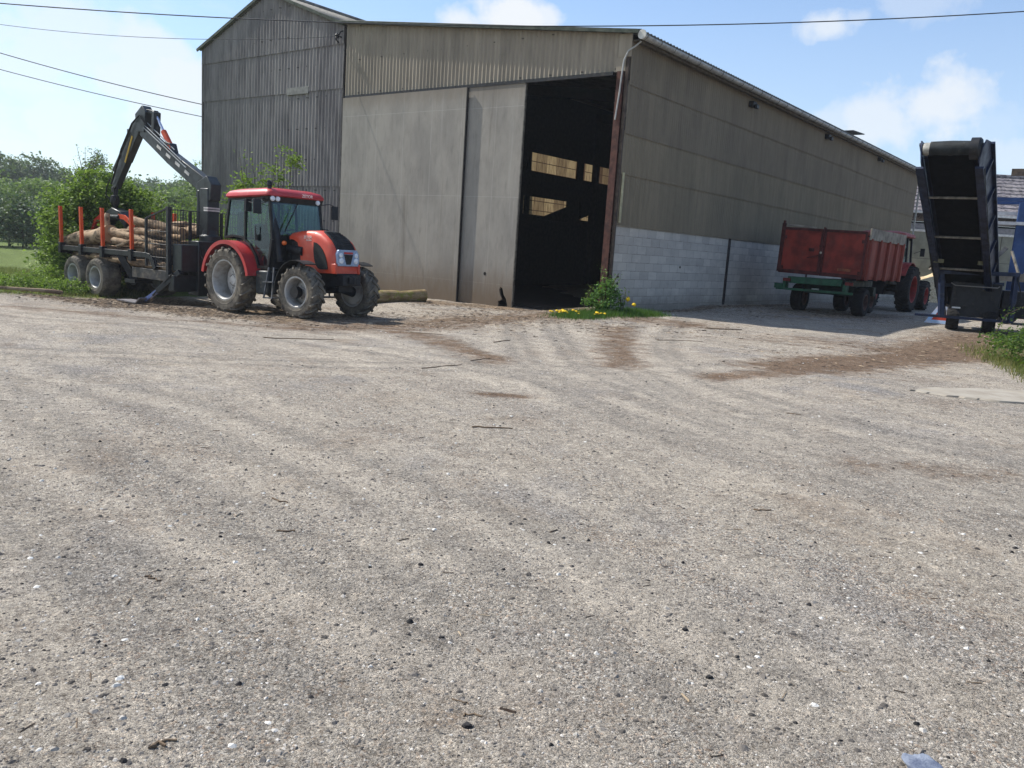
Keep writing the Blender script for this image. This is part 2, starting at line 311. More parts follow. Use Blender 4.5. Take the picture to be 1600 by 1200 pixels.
track_ = np.maximum(lanes(PATHS, .17, .0)*.8, lanes(PATHS[1:], .14, .85)*.7); rut_ = np.maximum(lanes(PATHS[1:], .09, .28)*.8, lanes(PATHS[3:6], .10, .55)*.8)
# grass: the field at the left, the verge round the bramble, the strip behind the barn
edge = (-12.6-X)*.72+(Y-20.6)*.55
grass_ = 1/(1+np.exp(-np.clip(edge*2.2, -30, 30))); grass_ *= (X < -8)
grass_ = np.maximum(grass_, (Y > 34)*(X < -2)*1.0)
grass_ = np.maximum(grass_, 1/(1+np.exp(-np.clip((1.0-np.hypot((X-9.3)/1.9, (Y-13.8)/2.9))*3.0, -30, 30)))*(1/(1+np.exp(-np.clip((X-7.3-(Y-11.3)*.34)*6, -30, 30))))*.8)
for nm, A in (('brown', brown_), ('litter', litter_), ('track', track_), ('rut', rut_), ('grass', grass_)):
    a = g.data.attributes.new(nm, 'FLOAT', 'POINT'); a.data.foreach_set('value', A.ravel().astype(np.float32))

# loose stones in their thousands: one sheet of gravel
def stones(name, n, xy, smin, smax, mat, pw=2.2, flat=.55, sink=.25):
    x, y = xy; n = len(x); u = rng.random(n); s = smin+(smax-smin)*u**pw
    base = np.array([(1, 0, 0), (.5, .87, 0), (-.5, .87, 0), (-1, 0, 0), (-.5, -.87, 0), (.5, -.87, 0), (.35, .3, .8), (-.4, .25, .9), (0, -.45, .7)])
    fa = np.array([(0, 1, 6), (1, 2, 6), (2, 7, 6), (2, 3, 7), (3, 4, 7), (4, 8, 7), (4, 5, 8), (5, 0, 8), (0, 6, 8), (6, 7, 8)])
    P = np.repeat(base[None], n, 0)*(1+rng.uniform(-.28, .28, (n, 9, 3)))
    P[:, :, 0] *= rng.uniform(.7, 1.35, (n, 1)); P[:, :, 2] *= flat*rng.uniform(.6, 1.4, (n, 1))
    a = rng.random(n)*6.283; ca, sa = np.cos(a)[:, None], np.sin(a)[:, None]
    Q = np.stack([P[:, :, 0]*ca-P[:, :, 1]*sa, P[:, :, 0]*sa+P[:, :, 1]*ca, P[:, :, 2]], 2)*s[:, None, None]
    Q[:, :, 0] += x[:, None]; Q[:, :, 1] += y[:, None]; Q[:, :, 2] += (gz(x, y)-s*flat*sink)[:, None]
    FF = (fa[None]+np.arange(n)[:, None, None]*9).reshape(-1, 3)
    return npmesh(name, Q.reshape(-1, 3), FF, mat)
def fan(n, r0_, r1_, power=1.0, az=(-38, 38)):
    r = r0_*(r1_/r0_)**(rng.random(n)**power); a = np.radians(rng.uniform(az[0], az[1], n)); return r*np.sin(a), r*np.cos(a)
def islandmat(name, cols, rough=.9):
    t = NT(name); gi = t.n('ShaderNodeNewGeometry'); cr = t.n('ShaderNodeValToRGB'); t.t.links.new(gi.outputs['Random Per Island'], cr.inputs[0])
    el = cr.color_ramp.elements; cr.color_ramp.interpolation = 'LINEAR'
    while len(el) < len(cols): el.new(.5)
    for i, (p, c_) in enumerate(cols): el[i].position = p; el[i].color = lin(*c_)
    col = t.mix(t.ramp(t.noise(60, 4, .6), .3, .7, 0, .3), cr.outputs[0], lin(110, 104, 96))
    return t.done(t.bsdf(col, rough, 0, t.bump(t.noise(160, 3, .6), .3, .004), .2))
MST = islandmat('gravel stone', [(0, (64, 61, 59)), (.15, (96, 92, 88)), (.5, (130, 123, 115)), (.8, (152, 143, 132)), (.93, (172, 165, 155)), (1.0, (208, 203, 196))])
def keepout(x, y):   # keep stones off the inside of the barn
    t_ = (x-BC[0])*BW[0]+(y-BC[1])*BW[1]; s_ = (x-BC[0])*BV[0]+(y-BC[1])*BV[1]; return ~((t_ > -.1) & (s_ > -.05) & (s_ < 20))
x, y = fan(120000, 2.0, 17, .85); k = keepout(x, y)
tag(stones('gravel', 0, (x[k], y[k]), .002, .0095, MST), kind='stuff')
x, y = fan(15000, 2.2, 24, .62); k = keepout(x, y)
tag(stones('coarse_gravel', 0, (x[k], y[k]), .005, .019, islandmat('coarse stone', [(0, (58, 55, 53)), (.3, (92, 88, 85)), (.55, (120, 114, 108)), (.8, (158, 152, 144)), (1, (222, 220, 214))]), pw=3), kind='stuff')
# dark clinker-like lumps
xs, ys = fan(460, 2.4, 16, .8)
tag(stones('dark_gravel', 0, (xs, ys), .005, .015, simple('dark stone', (46, 44, 44), (30, 30, 32), rough=.9), pw=2.5, flat=.8, sink=.1), kind='stuff')

# the bluish rock half buried in the foreground
def rock(name, loc, r, mat, label, cat='rock', seed=1, sq=(1, 1, .6)):
    import bmesh
    b = bmesh.new(); bmesh.ops.create_icosphere(b, subdivisions=4, radius=1)
    for v in b.verts:
        p = v.co*1.0; k = mnoise.noise(p*1.4+Vector((seed, 0, 0)))*.35+mnoise.noise(p*3.5+Vector((seed, 3, 0)))*.12+mnoise.noise(p*9)*.04
        q = p*(1+k); v.co = Vector((q.x*sq[0], q.y*sq[1], max(-.6, min(.72, q.z))*sq[2]))*r
    me = bpy.data.meshes.new(name); b.to_mesh(me); b.free(); me.materials.append(mat); me.polygons.foreach_set('use_smooth', [True]*len(me.polygons)); me.set_sharp_from_angle(angle=R_(50))
    o = bpy.data.objects.new(name, me); COL.objects.link(o); o.location = loc; return tag(o, label, cat)
rock('rock', (1.415, 2.42, gz1(1.415, 2.42)+.012), .062, simple('blue stone', (84, 92, 112), (130, 138, 152), scale=16, rough=.8, bump=.6, bscale=70), 'pale blue-grey rock half buried in the gravel at the bottom right of the picture', 'rock', 3, (1, 1.3, .5))

# pale concrete strip at the right
poly = [(5.15, 10.55), (5.7, 11.0), (6.5, 11.15), (7.3, 11.2), (9.0, 10.6), (9.0, 9.6), (7.4, 9.95), (6.6, 9.95), (6.0, 10.0), (5.55, 10.25)]
m = MB()
import itertools
ring = []
for (a, b_) in zip(poly, poly[1:]+poly[:1]):
    for j in range(8):
        q = j/8; xx = a[0]+(b_[0]-a[0])*q+random.uniform(-.025, .025); yy = a[1]+(b_[1]-a[1])*q+random.uniform(-.025, .025); ring.append((xx, yy))
cxm, cym = 7.1, 10.45
rings = []
for f_ in (1.0, .985, .75, .5, .25, .02):
    rings.append([(cxm+(px-cxm)*f_, cym+(py-cym)*f_, gz1(cxm+(px-cxm)*f_, cym+(py-cym)*f_)+(.002 if f_ == 1 else .022)) for px, py in ring])
m.loft(rings, cap=False)
tag(m.build('concrete_slab', simple('pale concrete', (158, 151, 139), (138, 130, 118), scale=3, rough=.9, bump=.4, bscale=30, dust=.3, dustc=(158, 144, 122))), kind='structure')

# ------------------------------------------------------------------ barns
def corr(mb, P, a0, a1, zb, zt, pitch, amp, seg_=6, rows=1, mi=0, ph=0.0, out=0.0, outb=0.0):
    """corrugated sheet: P(a, o, z) -> point, a along the sheet, o outwards; zb, zt may be functions of a"""
    n = max(2, int((a1-a0)/pitch*seg_)); o = len(mb.v); vs = []
    for i in range(n+1):
        a = a0+(a1-a0)*i/n; w = amp*math.sin(2*math.pi*(a/pitch)+ph); b = zb(a) if callable(zb) else zb; tp = zt(a) if callable(zt) else zt
        for r in range(rows+1):
            q = r/rows; vs.append(P(a, w+outb*(1-q)+out, b+(tp-b)*q))
    k = rows+1; fs = [(i*k+r, (i+1)*k+r, (i+1)*k+r+1, i*k+r+1) for i in range(n) for r in range(rows)]
    mb.add(vs, fs, mi)
def sheetmat(name, c1, c2, c3, stain=.5, scale=(1, 1, .12), lich=.0, bumps=.25, zdark=None):
    t = NT(name); v = t.scaled(scale)
    n1 = t.noise(5, 6, .7, vec=v); n2 = t.noise(1.1, 5, .6, vec=t.scaled((1, 1, .35))); n3 = t.noise(24, 5, .7)
    c = t.mix(t.ramp(n1, .32, .68), lin(*c1), lin(*c2)); c = t.mix(t.math('MULTIPLY', t.ramp(n2, .46, .68), stain), c, lin(*c3))
    fine = t.noise(46, 3, .6, vec=t.scaled((1, 1, .03))); c = t.mix(t.ramp(fine, .55, .75, 0, .28), c, lin(*c2)); c = t.mix(t.ramp(fine, .45, .25, 0, .35), c, lin(*c3))
    if lich: c = t.mix(t.math('MULTIPLY', t.ramp(n3, .62, .75), lich), c, lin(176, 174, 166))
    c = t.mix(t.ramp(t.noise(3.1, 7, .75), .55, .8, 0, .35), c, lin(88, 88, 76))
    sx_ = t.n('ShaderNodeSeparateXYZ'); t.t.links.new(t.tc.outputs['Object'], sx_.inputs[0]); al = t.math('ADD', sx_.outputs[0], sx_.outputs[1])
    fx = t.math('ABSOLUTE', t.math('SUBTRACT', t.math('FRACT', t.math('DIVIDE', al, .52)), .5)); fz = t.math('FRACT', t.math('DIVIDE', sx_.outputs[2], 1.05))
    dot = t.math('MULTIPLY', t.math('LESS_THAN', fx, .035), t.math('GREATER_THAN', fz, .965)); c = t.mix(t.math('MULTIPLY', dot, .8), c, lin(46, 42, 40))
    run = t.math('MULTIPLY', t.ramp(fx, .07, .0), t.ramp(fz, .55, .96)); c = t.mix(t.math('MULTIPLY', run, t.ramp(n3, .4, .7, 0, .45)), c, lin(84, 74, 62))
    shn = t.n('ShaderNodeTexWhiteNoise', noise_dimensions='1D'); t.t.links.new(t.math('FLOOR', t.math('DIVIDE', al, 1.04)), shn.inputs['W']); c = t.mix(t.math('MULTIPLY', shn.outputs[0], .22), c, lin(*c3))
    return t.done(t.bsdf(c, .9, 0, t.bump(n3, bumps, .006), .2))
MGAB = sheetmat('weathered fibre cement', (118, 113, 112), (150, 145, 141), (84, 80, 81), stain=.55, lich=.7)
MFR = sheetmat('front cladding', (140, 131, 117), (158, 148, 132), (116, 109, 98), stain=.4, lich=.15)
MRT = sheetmat('side cladding', (114, 105, 91), (126, 116, 100), (98, 90, 79), stain=.5, lich=.05)
MRT2 = sheetmat('lower side cladding', (120, 110, 93), (133, 122, 103), (100, 92, 79), stain=.4, lich=.05)
MROOF = sheetmat('roof sheet', (104, 102, 98), (136, 134, 128), (66, 66, 64), stain=.6, lich=.5)
MZINC = simple('zinc', (168, 168, 164), (140, 140, 138), scale=8, rough=.5, metal=.3, bump=.1, dust=.3, dustc=(110, 106, 98))
MBLK = simple('black steel', (26, 28, 34), (18, 19, 23), rough=.5, bump=.08, dust=.25, dustc=(96, 88, 76))
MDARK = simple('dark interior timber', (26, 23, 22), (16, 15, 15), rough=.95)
MRUST = simple('rusty brown steel', (86, 52, 42), (58, 38, 34), scale=5, rough=.8, bump=.3, dust=.3, dustc=(112, 92, 80))
# doors: flat fibre-cement boards with faint joints
t = NT('door board'); sx = t.n('ShaderNodeSeparateXYZ'); t.t.links.new(t.tc.outputs['Object'], sx.inputs[0])
def joint(co_, step, off, w):
    f_ = t.math('FRACT', t.math('ADD', t.math('DIVIDE', co_, step), off)); return t.math('GREATER_THAN', w/step, t.math('ABSOLUTE', t.math('SUBTRACT', f_, .5)))
jn = t.math('MAXIMUM', joint(sx.outputs[1], 1.22, .12, .006), joint(sx.outputs[2], 2.5, .30, .006))
n1 = t.noise(1.1, 6, .65, vec=t.scaled((1, 1, .5))); n2 = t.noise(7, 6, .7, vec=t.scaled((1, 1, .25)))
c = t.mix(t.ramp(n1, .35, .68), lin(154, 149, 140), lin(136, 132, 125)); c = t.mix(t.ramp(n2, .5, .8, 0, .4), c, lin(156, 154, 148)); c = t.mix(t.ramp(n2, .5, .25, 0, .4), c, lin(104, 102, 98))
c = t.mix(t.math('MULTIPLY', jn, .5), c, lin(178, 175, 168))
run_ = t.noise(2.6, 6, .7, vec=t.scaled((1, 1.6, .06))); c = t.mix(t.ramp(run_, .56, .74, 0, .4), c, lin(96, 86, 74)); c = t.mix(t.ramp(run_, .42, .28, 0, .3), c, lin(176, 173, 166))
lowd = t.math('ADD', sx.outputs[2], t.math('MULTIPLY', n2, -1.2)); c = t.mix(t.ramp(lowd, .7, -.7, 0, .85), c, lin(112, 96, 78))
topd = t.math('ADD', sx.outputs[2], t.math('MULTIPLY', n2, 1.0)); c = t.mix(t.ramp(topd, 6.0, 6.7, 0, .55), c, lin(112, 100, 84))
MDOOR = t.done(t.bsdf(c, .88, 0, t.bump(t.math('ADD', t.noise(30, 4, .6), t.math('MULTIPLY', jn, -1)), .2, .004), .2))
# concrete blocks
t = NT('concrete block'); mp = t.n('ShaderNodeMapping'); mp.inputs['Rotation'].default_value = (R_(90), 0, 0); t.t.links.new(t.tc.outputs['Object'], mp.inputs[0])
br = t.n('ShaderNodeTexBrick'); t.t.links.new(mp.outputs[0], br.inputs['Vector']); br.inputs['Scale'].default_value = 1; br.inputs['Brick Width'].default_value = .5; br.inputs['Row Height'].default_value = .232; br.inputs['Mortar Size'].default_value = .007; br.inputs['Mortar Smooth'].default_value = .4
br.inputs['Color1'].default_value = lin(196, 189, 178); br.inputs['Color2'].default_value = lin(174, 167, 158); br.inputs['Mortar'].default_value = lin(146, 140, 132)
n1 = t.noise(1.3, 6, .7, vec=t.scaled((.5, 1, 1))); n2 = t.noise(12, 6, .75)
c = t.mix(t.ramp(n1, .42, .66, 0, .5), br.outputs[0], lin(150, 145, 140)); c = t.mix(t.ramp(n2, .5, .8, 0, .35), c, lin(182, 180, 176))
gap = t.math('MULTIPLY', br.outputs['Fac'], t.ramp(t.noise(2.2, 4, .6, vec=t.scaled((1, 1, 2))), .5, .62)); c = t.mix(t.math('MULTIPLY', gap, .75), c, lin(74, 72, 72))
sz = t.n('ShaderNodeSeparateXYZ'); t.t.links.new(t.tc.outputs['Object'], sz.inputs[0]); c = t.mix(t.ramp(t.math('ADD', sz.outputs[2], t.math('MULTIPLY', n2, -.7)), .35, -.35, 0, .6), c, lin(94, 88, 78))
MBLOCK = t.done(t.bsdf(c, .92, 0, t.bump(t.math('ADD', t.math('MULTIPLY', br.outputs['Fac'], -1), t.math('MULTIPLY', n2, .5)), .5, .008), .2))

def W3(x, y, z): return Vector((x, y, z))
barn = thing('open_barn', 'large grey corrugated barn with sliding doors, one dark open bay and a concrete block base', 'barn', (BC[0], BC[1], 0), BROT)
def rz_(s): return 7.13+(8.53-7.13)*(s+.1)/11.0       # roof line across the front
LT = 31.2
# front cladding (top follows the roof)
m = MB(); corr(m, lambda a, o, z: W3(-.06-o, a, z), .22, 10.86, 6.2, lambda a: rz_(a)-.02, .15, .017); m.build('front_cladding', MFR, barn)
m = MB(); m.box(-.11, -.07, -.12, .26, 6.55, 7.12); m.box(-.10, -.075, .02, .3, 6.2, 6.56); m.build('corner_board', MFR, barn, bevel=.006)
# side cladding in four overlapping rows
rows = [(2.34, 3.74, .0, MRT2), (3.66, 4.76, .012, MRT2), (4.68, 5.98, .024, MRT), (5.88, 6.98, .036, MRT)]
for zb, zt, o_, mt in rows:
    m = MB(); corr(m, lambda a, o, z: W3(a, -.05-o, z), -.02, LT, zb, zt, .13, .014, out=o_, outb=.015); m.build('side_cladding', mt, barn)
m = MB(); m.box(.0, .10, -.11, -.095, 2.42, 3.7); m.build('cladding_edge_strip', simple('pale strip', (186, 178, 140), (150, 142, 116), rough=.8), barn)
# block wall in bays between the steel posts
for a, b_ in ((.0, 7.22), (7.42, 15.1), (15.3, 23.0), (23.2, LT)):
    m = MB(); m.box(a, b_, -.02, .18, -.5, 2.36); m.build('block_wall', MBLOCK, barn)
for a in (7.24, 15.12, 23.02):
    m = MB(); m.box(a, a+.16, -.035, .16, -.5, 2.42); m.build('wall_post', MRUST if a > 8 else simple('dark post', (60, 52, 48), (38, 34, 34), rough=.8), barn)
m = MB(); m.box(.02, LT, -.05, .2, 2.37, 2.4); m.build('wall_plate', MDARK, barn)
for (a, z) in ((.33, 1.0), (.33, .82), (3.9, 1.33)):
    m = MB(); m.lathe([(0, 0), (.035, 0), (.035, .01)], (a, -.035, z), (0, 1, 0), 10); m.build('vent_hole', MDARK, barn)
# front corner post: rusty I-beam and its guide channel
m = MB(); m.box(-.16, -.14, .02, .22, -.3, 6.2); m.box(.0, .02, .02, .22, -.3, 6.2); m.box(-.14, .0, .11, .13, -.3, 6.2); m.build('door_post', MRUST, barn)
m = MB(); m.box(-.1, -.03, -.07, .012, -.3, 6.56); m.build('corner_post', simple('brown grey steel', (84, 72, 62), (64, 54, 48), rough=.8), barn, bevel=.005)
# roof
m = MB(); o = len(m.v); n = int((LT+.45)/.177*6); vs = []
for i in range(n+1):
    a = -.22+(LT+.45)*i/n; w = .026*math.sin(2*math.pi*a/.177)
    for s_ in (-.38, 5.4, 11.2): vs.append((a, s_, rz_(s_)+.05+w))
m.add(vs, [(i*3+r, (i+1)*3+r, (i+1)*3+r+1, i*3+r+1) for i in range(n) for r in range(2)]); roof = m.build('roof', MROOF, barn, solid=.012)
m = MB(); m.beam((-.24, -.36, rz_(-.36)-.0), (-.24, 11.1, rz_(11.1)), .05, .09); m.build('verge_trim', simple('mossy trim', (74, 80, 70), (52, 60, 52), rough=.9), roof)
# gutter, fascia, end cap, purlin ends
m = MB(); pr = [(math.cos(q)*.1, math.sin(q)*.1) for q in np.linspace(math.pi, 2*math.pi, 9)]; k = 40
rings = [[W3(-.2+(LT+.3)*i/k, -.46+a, 7.02+b_-.0*i) for a, b_ in pr] for i in range(k+1)]
vs = [p for r in rings for p in r]; m.add(vs, [(i*9+j, (i+1)*9+j, (i+1)*9+j+1, i*9+j+1) for i in range(k) for j in range(8)]); m.build('gutter', MZINC, barn, solid=.008)
for i in range(42):
    m = MB(); m.tube([(-.1+i*.75, -.46+math.cos(q)*.108, 7.02+math.sin(q)*.108) for q in np.linspace(math.pi, 2*math.pi, 7)], .012, 4)
    m.build('gutter_bracket', simple('bracket steel', (104, 104, 100), rough=.6), barn)
m = MB(); m.lathe([(0, 0), (.115, 0), (.115, .03), (0, .03)], (-.23, -.46, 7.02), (1, 0, 0), 20); m.build('gutter_end_cap', simple('white cap', (206, 204, 196), (178, 176, 168), rough=.6), barn)
m = MB(); m.box(-.05, LT, -.34, -.3, 6.88, 7.06); m.box(-.05, LT, -.3, -.07, 6.93, 6.95); m.build('fascia', simple('fascia board', (96, 90, 78), (70, 66, 58), rough=.9), barn)
for a, z in ((7.5, 6.72), (15.2, 6.78), (22.9, 6.84)):
    m = MB(); m.box(a, a+.3, -.26, -.08, z-.12, z+.06); m.box(a+.06, a+.24, -.36, -.26, z-.18, z-.04); m.build('wall_lamp', MBLK, barn, bevel=.02)
# conduit at the corner, downpipe at the far end, roof vent
m = MB(); m.tube([(-.05, -.36, 6.9), (-.1, -.22, 6.78), (-.15, -.06, 6.68), (-.18, .03, 6.45), (-.18, .06, 6.1), (-.17, .09, 5.7), (-.17, .13, 5.3), (-.17, .16, 5.0)], .022, 8); m.build('conduit', simple('grey conduit', (170, 170, 166), rough=.5), barn)
m = MB(); m.tube([(LT+.1, -.46, 6.95), (LT+.1, -.3, 6.7), (LT+.1, -.2, 6.5), (LT+.1, -.2, 0)], .05, 8); m.build('downpipe', MZINC, barn)
m = MB(); m.beam((20.2, .9, 7.72), (21.9, .9, 7.80), 1.1, .04); m.tube([(21.1, .9, 7.2), (21.1, .9, 7.75)], .05, 6); m.build('roof_vent', MBLK, barn)
# sliding doors
def zy(m, poly, x0, x1): m.prism(poly, lambda a, b, d: (d, a, b), x0, x1)
m = MB(); zy(m, [(5.2, -.4), (10.68, -.4), (10.68, 6.1), (5.2, 6.1)], -.30, -.25); d1 = m.build('sliding_door', MDOOR, barn); tag(d1, 'large closed grey sliding door leaf')
m = MB(); zy(m, [(3.13, -.4), (3.3, -.4), (3.29, -.05), (3.34, .10), (3.44, .22), (3.50, .40), (3.58, .44), (3.62, .36), (3.58, .22), (3.50, .10), (3.55, .05), (3.64, .02), (3.62, -.4), (5.32, -.4), (5.32, 6.1), (3.13, 6.1)], -.20, -.15); d2 = m.build('sliding_door', MDOOR, barn); tag(d2, 'narrower grey sliding door leaf with a broken lower corner')
MFRM = simple('door frame steel', (120, 116, 108), (84, 80, 74), rough=.6, metal=.3)
m = MB(); m.box(-.21, -.14, 3.10, 3.13, -.2, 6.1); m.build('door_edge', MFRM, d2)
m = MB(); m.box(-.31, -.24, 5.17, 5.2, -.2, 6.1); m.build('door_edge', simple('dark edge', (40, 38, 36), rough=.8), d1)
m = MB(); m.box(-.31, -.24, 5.2, 10.68, -.26, -.2); m.build('door_rail', MBLK, d1)
m = MB(); m.lathe([(0, 0), (.05, 0), (.05, .01)], (-.205, 4.2, .78), (1, 0, 0), 8); m.build('door_hole', MDARK, d2)
m = MB(); m.box(-.22, -.07, .3, 10.7, 6.1, 6.19); m.build('door_track', MBLK, barn)
m = MB(); m.box(-.05, 0.0, 10.7, 10.98, -.4, 6.2); m.build('dark_gap_strip', MDARK, barn)  # dark strip standing in for the shaded gap left of the doors
for s_ in (6.0, 7.6, 9.2, 10.4): 
    pass
# inside: left wall with two open strips, back wall, columns and trusses
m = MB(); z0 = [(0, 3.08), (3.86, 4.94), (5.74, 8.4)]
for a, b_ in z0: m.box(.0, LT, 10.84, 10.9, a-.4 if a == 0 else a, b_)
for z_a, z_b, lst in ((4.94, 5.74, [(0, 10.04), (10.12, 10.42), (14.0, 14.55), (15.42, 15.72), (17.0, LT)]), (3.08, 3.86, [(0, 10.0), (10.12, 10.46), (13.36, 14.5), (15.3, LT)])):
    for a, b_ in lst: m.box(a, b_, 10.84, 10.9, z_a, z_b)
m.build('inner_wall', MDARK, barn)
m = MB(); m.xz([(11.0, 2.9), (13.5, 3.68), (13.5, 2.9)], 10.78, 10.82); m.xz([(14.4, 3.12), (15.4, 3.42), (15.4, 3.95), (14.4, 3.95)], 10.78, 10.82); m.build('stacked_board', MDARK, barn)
m = MB(); m.box(.02, LT, .06, .32, 6.85, 7.20); m.build('eave_light_block', MDARK, barn)  # added blocker: stops sky light leaking in under the roof edge
t = NT('translucent sheeting'); gi = t.noise(1.9, 2, .5, vec=t.scaled((1, 1, .05))); fin = t.noise(16, 5, .7, vec=t.scaled((1, 1, .1)))
sxx = t.n('ShaderNodeSeparateXYZ'); t.t.links.new(t.tc.outputs['Object'], sxx.inputs[0]); wv = t.n('ShaderNodeTexWhiteNoise', noise_dimensions='1D'); t.t.links.new(t.math('FLOOR', t.math('DIVIDE', sxx.outputs[0], .78)), wv.inputs['W'])
c = t.mix(wv.outputs[0], lin(66, 52, 40), lin(134, 118, 90)); c = t.mix(t.ramp(fin, .4, .7, 0, .7), c, lin(52, 38, 27))
c = t.mix(t.math('LESS_THAN', t.math('FRACT', t.math('DIVIDE', t.math('ADD', sxx.outputs[2], .1), .42)), .09), c, lin(50, 38, 30))
seam = t.math('LESS_THAN', t.math('FRACT', t.math('DIVIDE', sxx.outputs[0], .78)), .05); c = t.mix(seam, c, lin(60, 40, 28))
tr = t.n('ShaderNodeBsdfTranslucent'); t.set(tr.inputs[0], c); df = t.n('ShaderNodeBsdfDiffuse'); t.set(df.inputs[0], c); mx = t.n('ShaderNodeMixShader'); mx.inputs[0].default_value = .75
t.t.links.new(df.outputs[0], mx.inputs[1]); t.t.links.new(tr.outputs[0], mx.inputs[2]); MTRL = t.done(mx)
m = MB(); corr(m, lambda a, o, z: W3(a, 10.96+o, z), 9.7, LT, 2.8, 6.0, .13, .014); m.build('translucent_cladding', MTRL, barn)
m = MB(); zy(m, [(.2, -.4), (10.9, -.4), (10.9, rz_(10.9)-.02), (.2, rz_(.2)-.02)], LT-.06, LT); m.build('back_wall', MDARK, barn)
m = MB(); m.box(9.4, LT, 10.92, 10.95, 6.0, 8.66); m.box(9.6, LT, 10.92, 10.95, -.4, 2.8); m.build('outer_wall', MRT, barn)  # wall top raised through the roof to block light leaking at the eave
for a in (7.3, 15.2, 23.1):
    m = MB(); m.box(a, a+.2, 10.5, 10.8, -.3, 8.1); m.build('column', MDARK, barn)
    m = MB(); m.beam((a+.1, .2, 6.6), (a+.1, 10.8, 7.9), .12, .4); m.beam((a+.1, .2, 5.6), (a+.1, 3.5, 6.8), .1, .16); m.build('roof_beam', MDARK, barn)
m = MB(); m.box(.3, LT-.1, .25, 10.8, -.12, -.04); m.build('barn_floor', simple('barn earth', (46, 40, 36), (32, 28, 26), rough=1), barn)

# taller gabled barn on the left
gab = thing('gabled_barn', 'tall dark weathered gable-fronted barn clad in corrugated sheets, left of the sliding doors', 'barn', tuple(bw(0, 15.2))+(0,), BROT)
G0, G1, GR = -4.22, 4.27, 0.0    # local y about the ridge
def gzr(s): return 10.02-abs(s)*.362
for i, (zb, zt, o_) in enumerate(((-.6, 3.34, .0), (3.26, 6.56, .016), (6.48, 7.98, .032))):
    m = MB(); corr(m, lambda a, o, z: W3(-.02-o, a, z), G0, G1, zb, zt, .177, .026, out=o_, outb=.018); m.build('cladding', MGAB, gab)
m = MB(); corr(m, lambda a, o, z: W3(-.02-o, a, z), G0, G1, 7.9, lambda a: gzr(a)-.03, .177, .026, out=.048, outb=.018); m.build('gable_cladding', MGAB, gab)
for sgn, e in ((1, G1+.18), (-1, G0-.1)):
    m = MB(); n = int(9.9/.177*6); vs = []
    for i in range(n+1):
        a = -.2+9.9*i/n; w = .026*math.sin(2*math.pi*a/.177)
        for s_ in (0, e*.5, e): vs.append((a, s_, gzr(s_)+.05+w))
    m.add(vs, [(i*3+r, (i+1)*3+r, (i+1)*3+r+1, i*3+r+1) for i in range(n) for r in range(2)]); rf = m.build('roof', MROOF, gab, solid=.014)
    m = MB(); m.beam((-.2, 0, gzr(0)+.02), (-.2, e, gzr(e)+.02), .05, .1); m.build('barge_board', simple('mossy trim', (74, 80, 70)), rf)
m = MB(); m.tube([(-.25, 0, gzr(0)+.09), (9.7, 0, gzr(0)+.09)], .09, 8); m.build('ridge_cap', MROOF, gab)
m = MB(); m.box(0, 9.5, G1-.05, G1, -.6, 8.45); m.box(9.45, 9.5, G0, G1-.05, -.6, 8.4); m.build('side_wall', MGAB, gab)
for a in (G0-.03, G1-.03):
    m = MB(); m.box(-.075, -.03, a, a+.07, -.5, 8.43); m.build('corner_trim', simple('dark trim', (78, 74, 72), (54, 52, 52), rough=.85), gab)
m = MB(); m.tube([(-.1, G0+.1, 8.1), (-.3, G0+.1, 8.1)], .02, 6); m.lathe([(.02, 0), (.07, .02), (.05, .06), (.08, .1), (.05, .14), (.02, .16)], (-.3, G0+.1, 8.02), (0, 0, 1), 10)
m.tube([(-.1, G0+.25, 7.95), (-.26, G0+.2, 8.0), (-.2, G0+.05, 8.25), (-.08, G0+.05, 8.3)], .025, 6); m.build('insulator', MBLK, gab)
m = MB(); m.box(-.12, -.05, 1.6, 2.0, 3.0, 3.25) if False else m.box(-.10, -.05, -2.4, -1.2, 6.42, 6.66); m.build('repair_strip', simple('pale patch', (132, 132, 128), (110, 110, 108), rough=.9), gab)

# overhead wires
MW = simple('wire', (52, 54, 58), rough=.7)
def wire(p0, p1, sag, r, label):
    p0 = Vector(p0); p1 = Vector(p1); c_ = (p0+p1)/2; pts = []
    for i in range(41):
        q = i/40; p = p0.lerp(p1, q); p.z -= sag*4*q*(1-q); pts.append(p-c_)
    m = MB().tube(pts, r, 5); o = m.build('overhead_wire', MW); o.location = c_; tag(o, label, 'wire', 'overhead wires')
def ext(p0, p1, k):   # carry the wire on past the frame at the first end
    p0 = Vector(p0); p1 = Vector(p1); return p0+(p0-p1)*k
wire((-13.9, 16.86, 5.72), (12.9, 17.17, 7.25), .62, .011, 'longest overhead wire, crossing the whole sky in front of both barn roofs')
i2 = Vector(tuple(bw(-.3, 11.05))+(8.08,))
wire((-21.5, 29.5, 8.25), tuple(i2), .42, .009, 'overhead wire that ends at the insulator between the two barns')
e1 = Vector(tuple(bw(.6, 19.55))+(6.45,)); e2 = Vector(tuple(bw(.6, 19.55))+(6.0,))
wire((-22.99, 34.4, 8.31), (-12.85, 34.5, 6.42), .12, .018, 'upper of the two slanting wires that end at the left edge of the gabled barn')
wire((-22.94, 34.4, 7.62), (-12.85, 34.4, 5.94), .10, .016, 'lower of the two slanting wires that end at the left edge of the gabled barn')

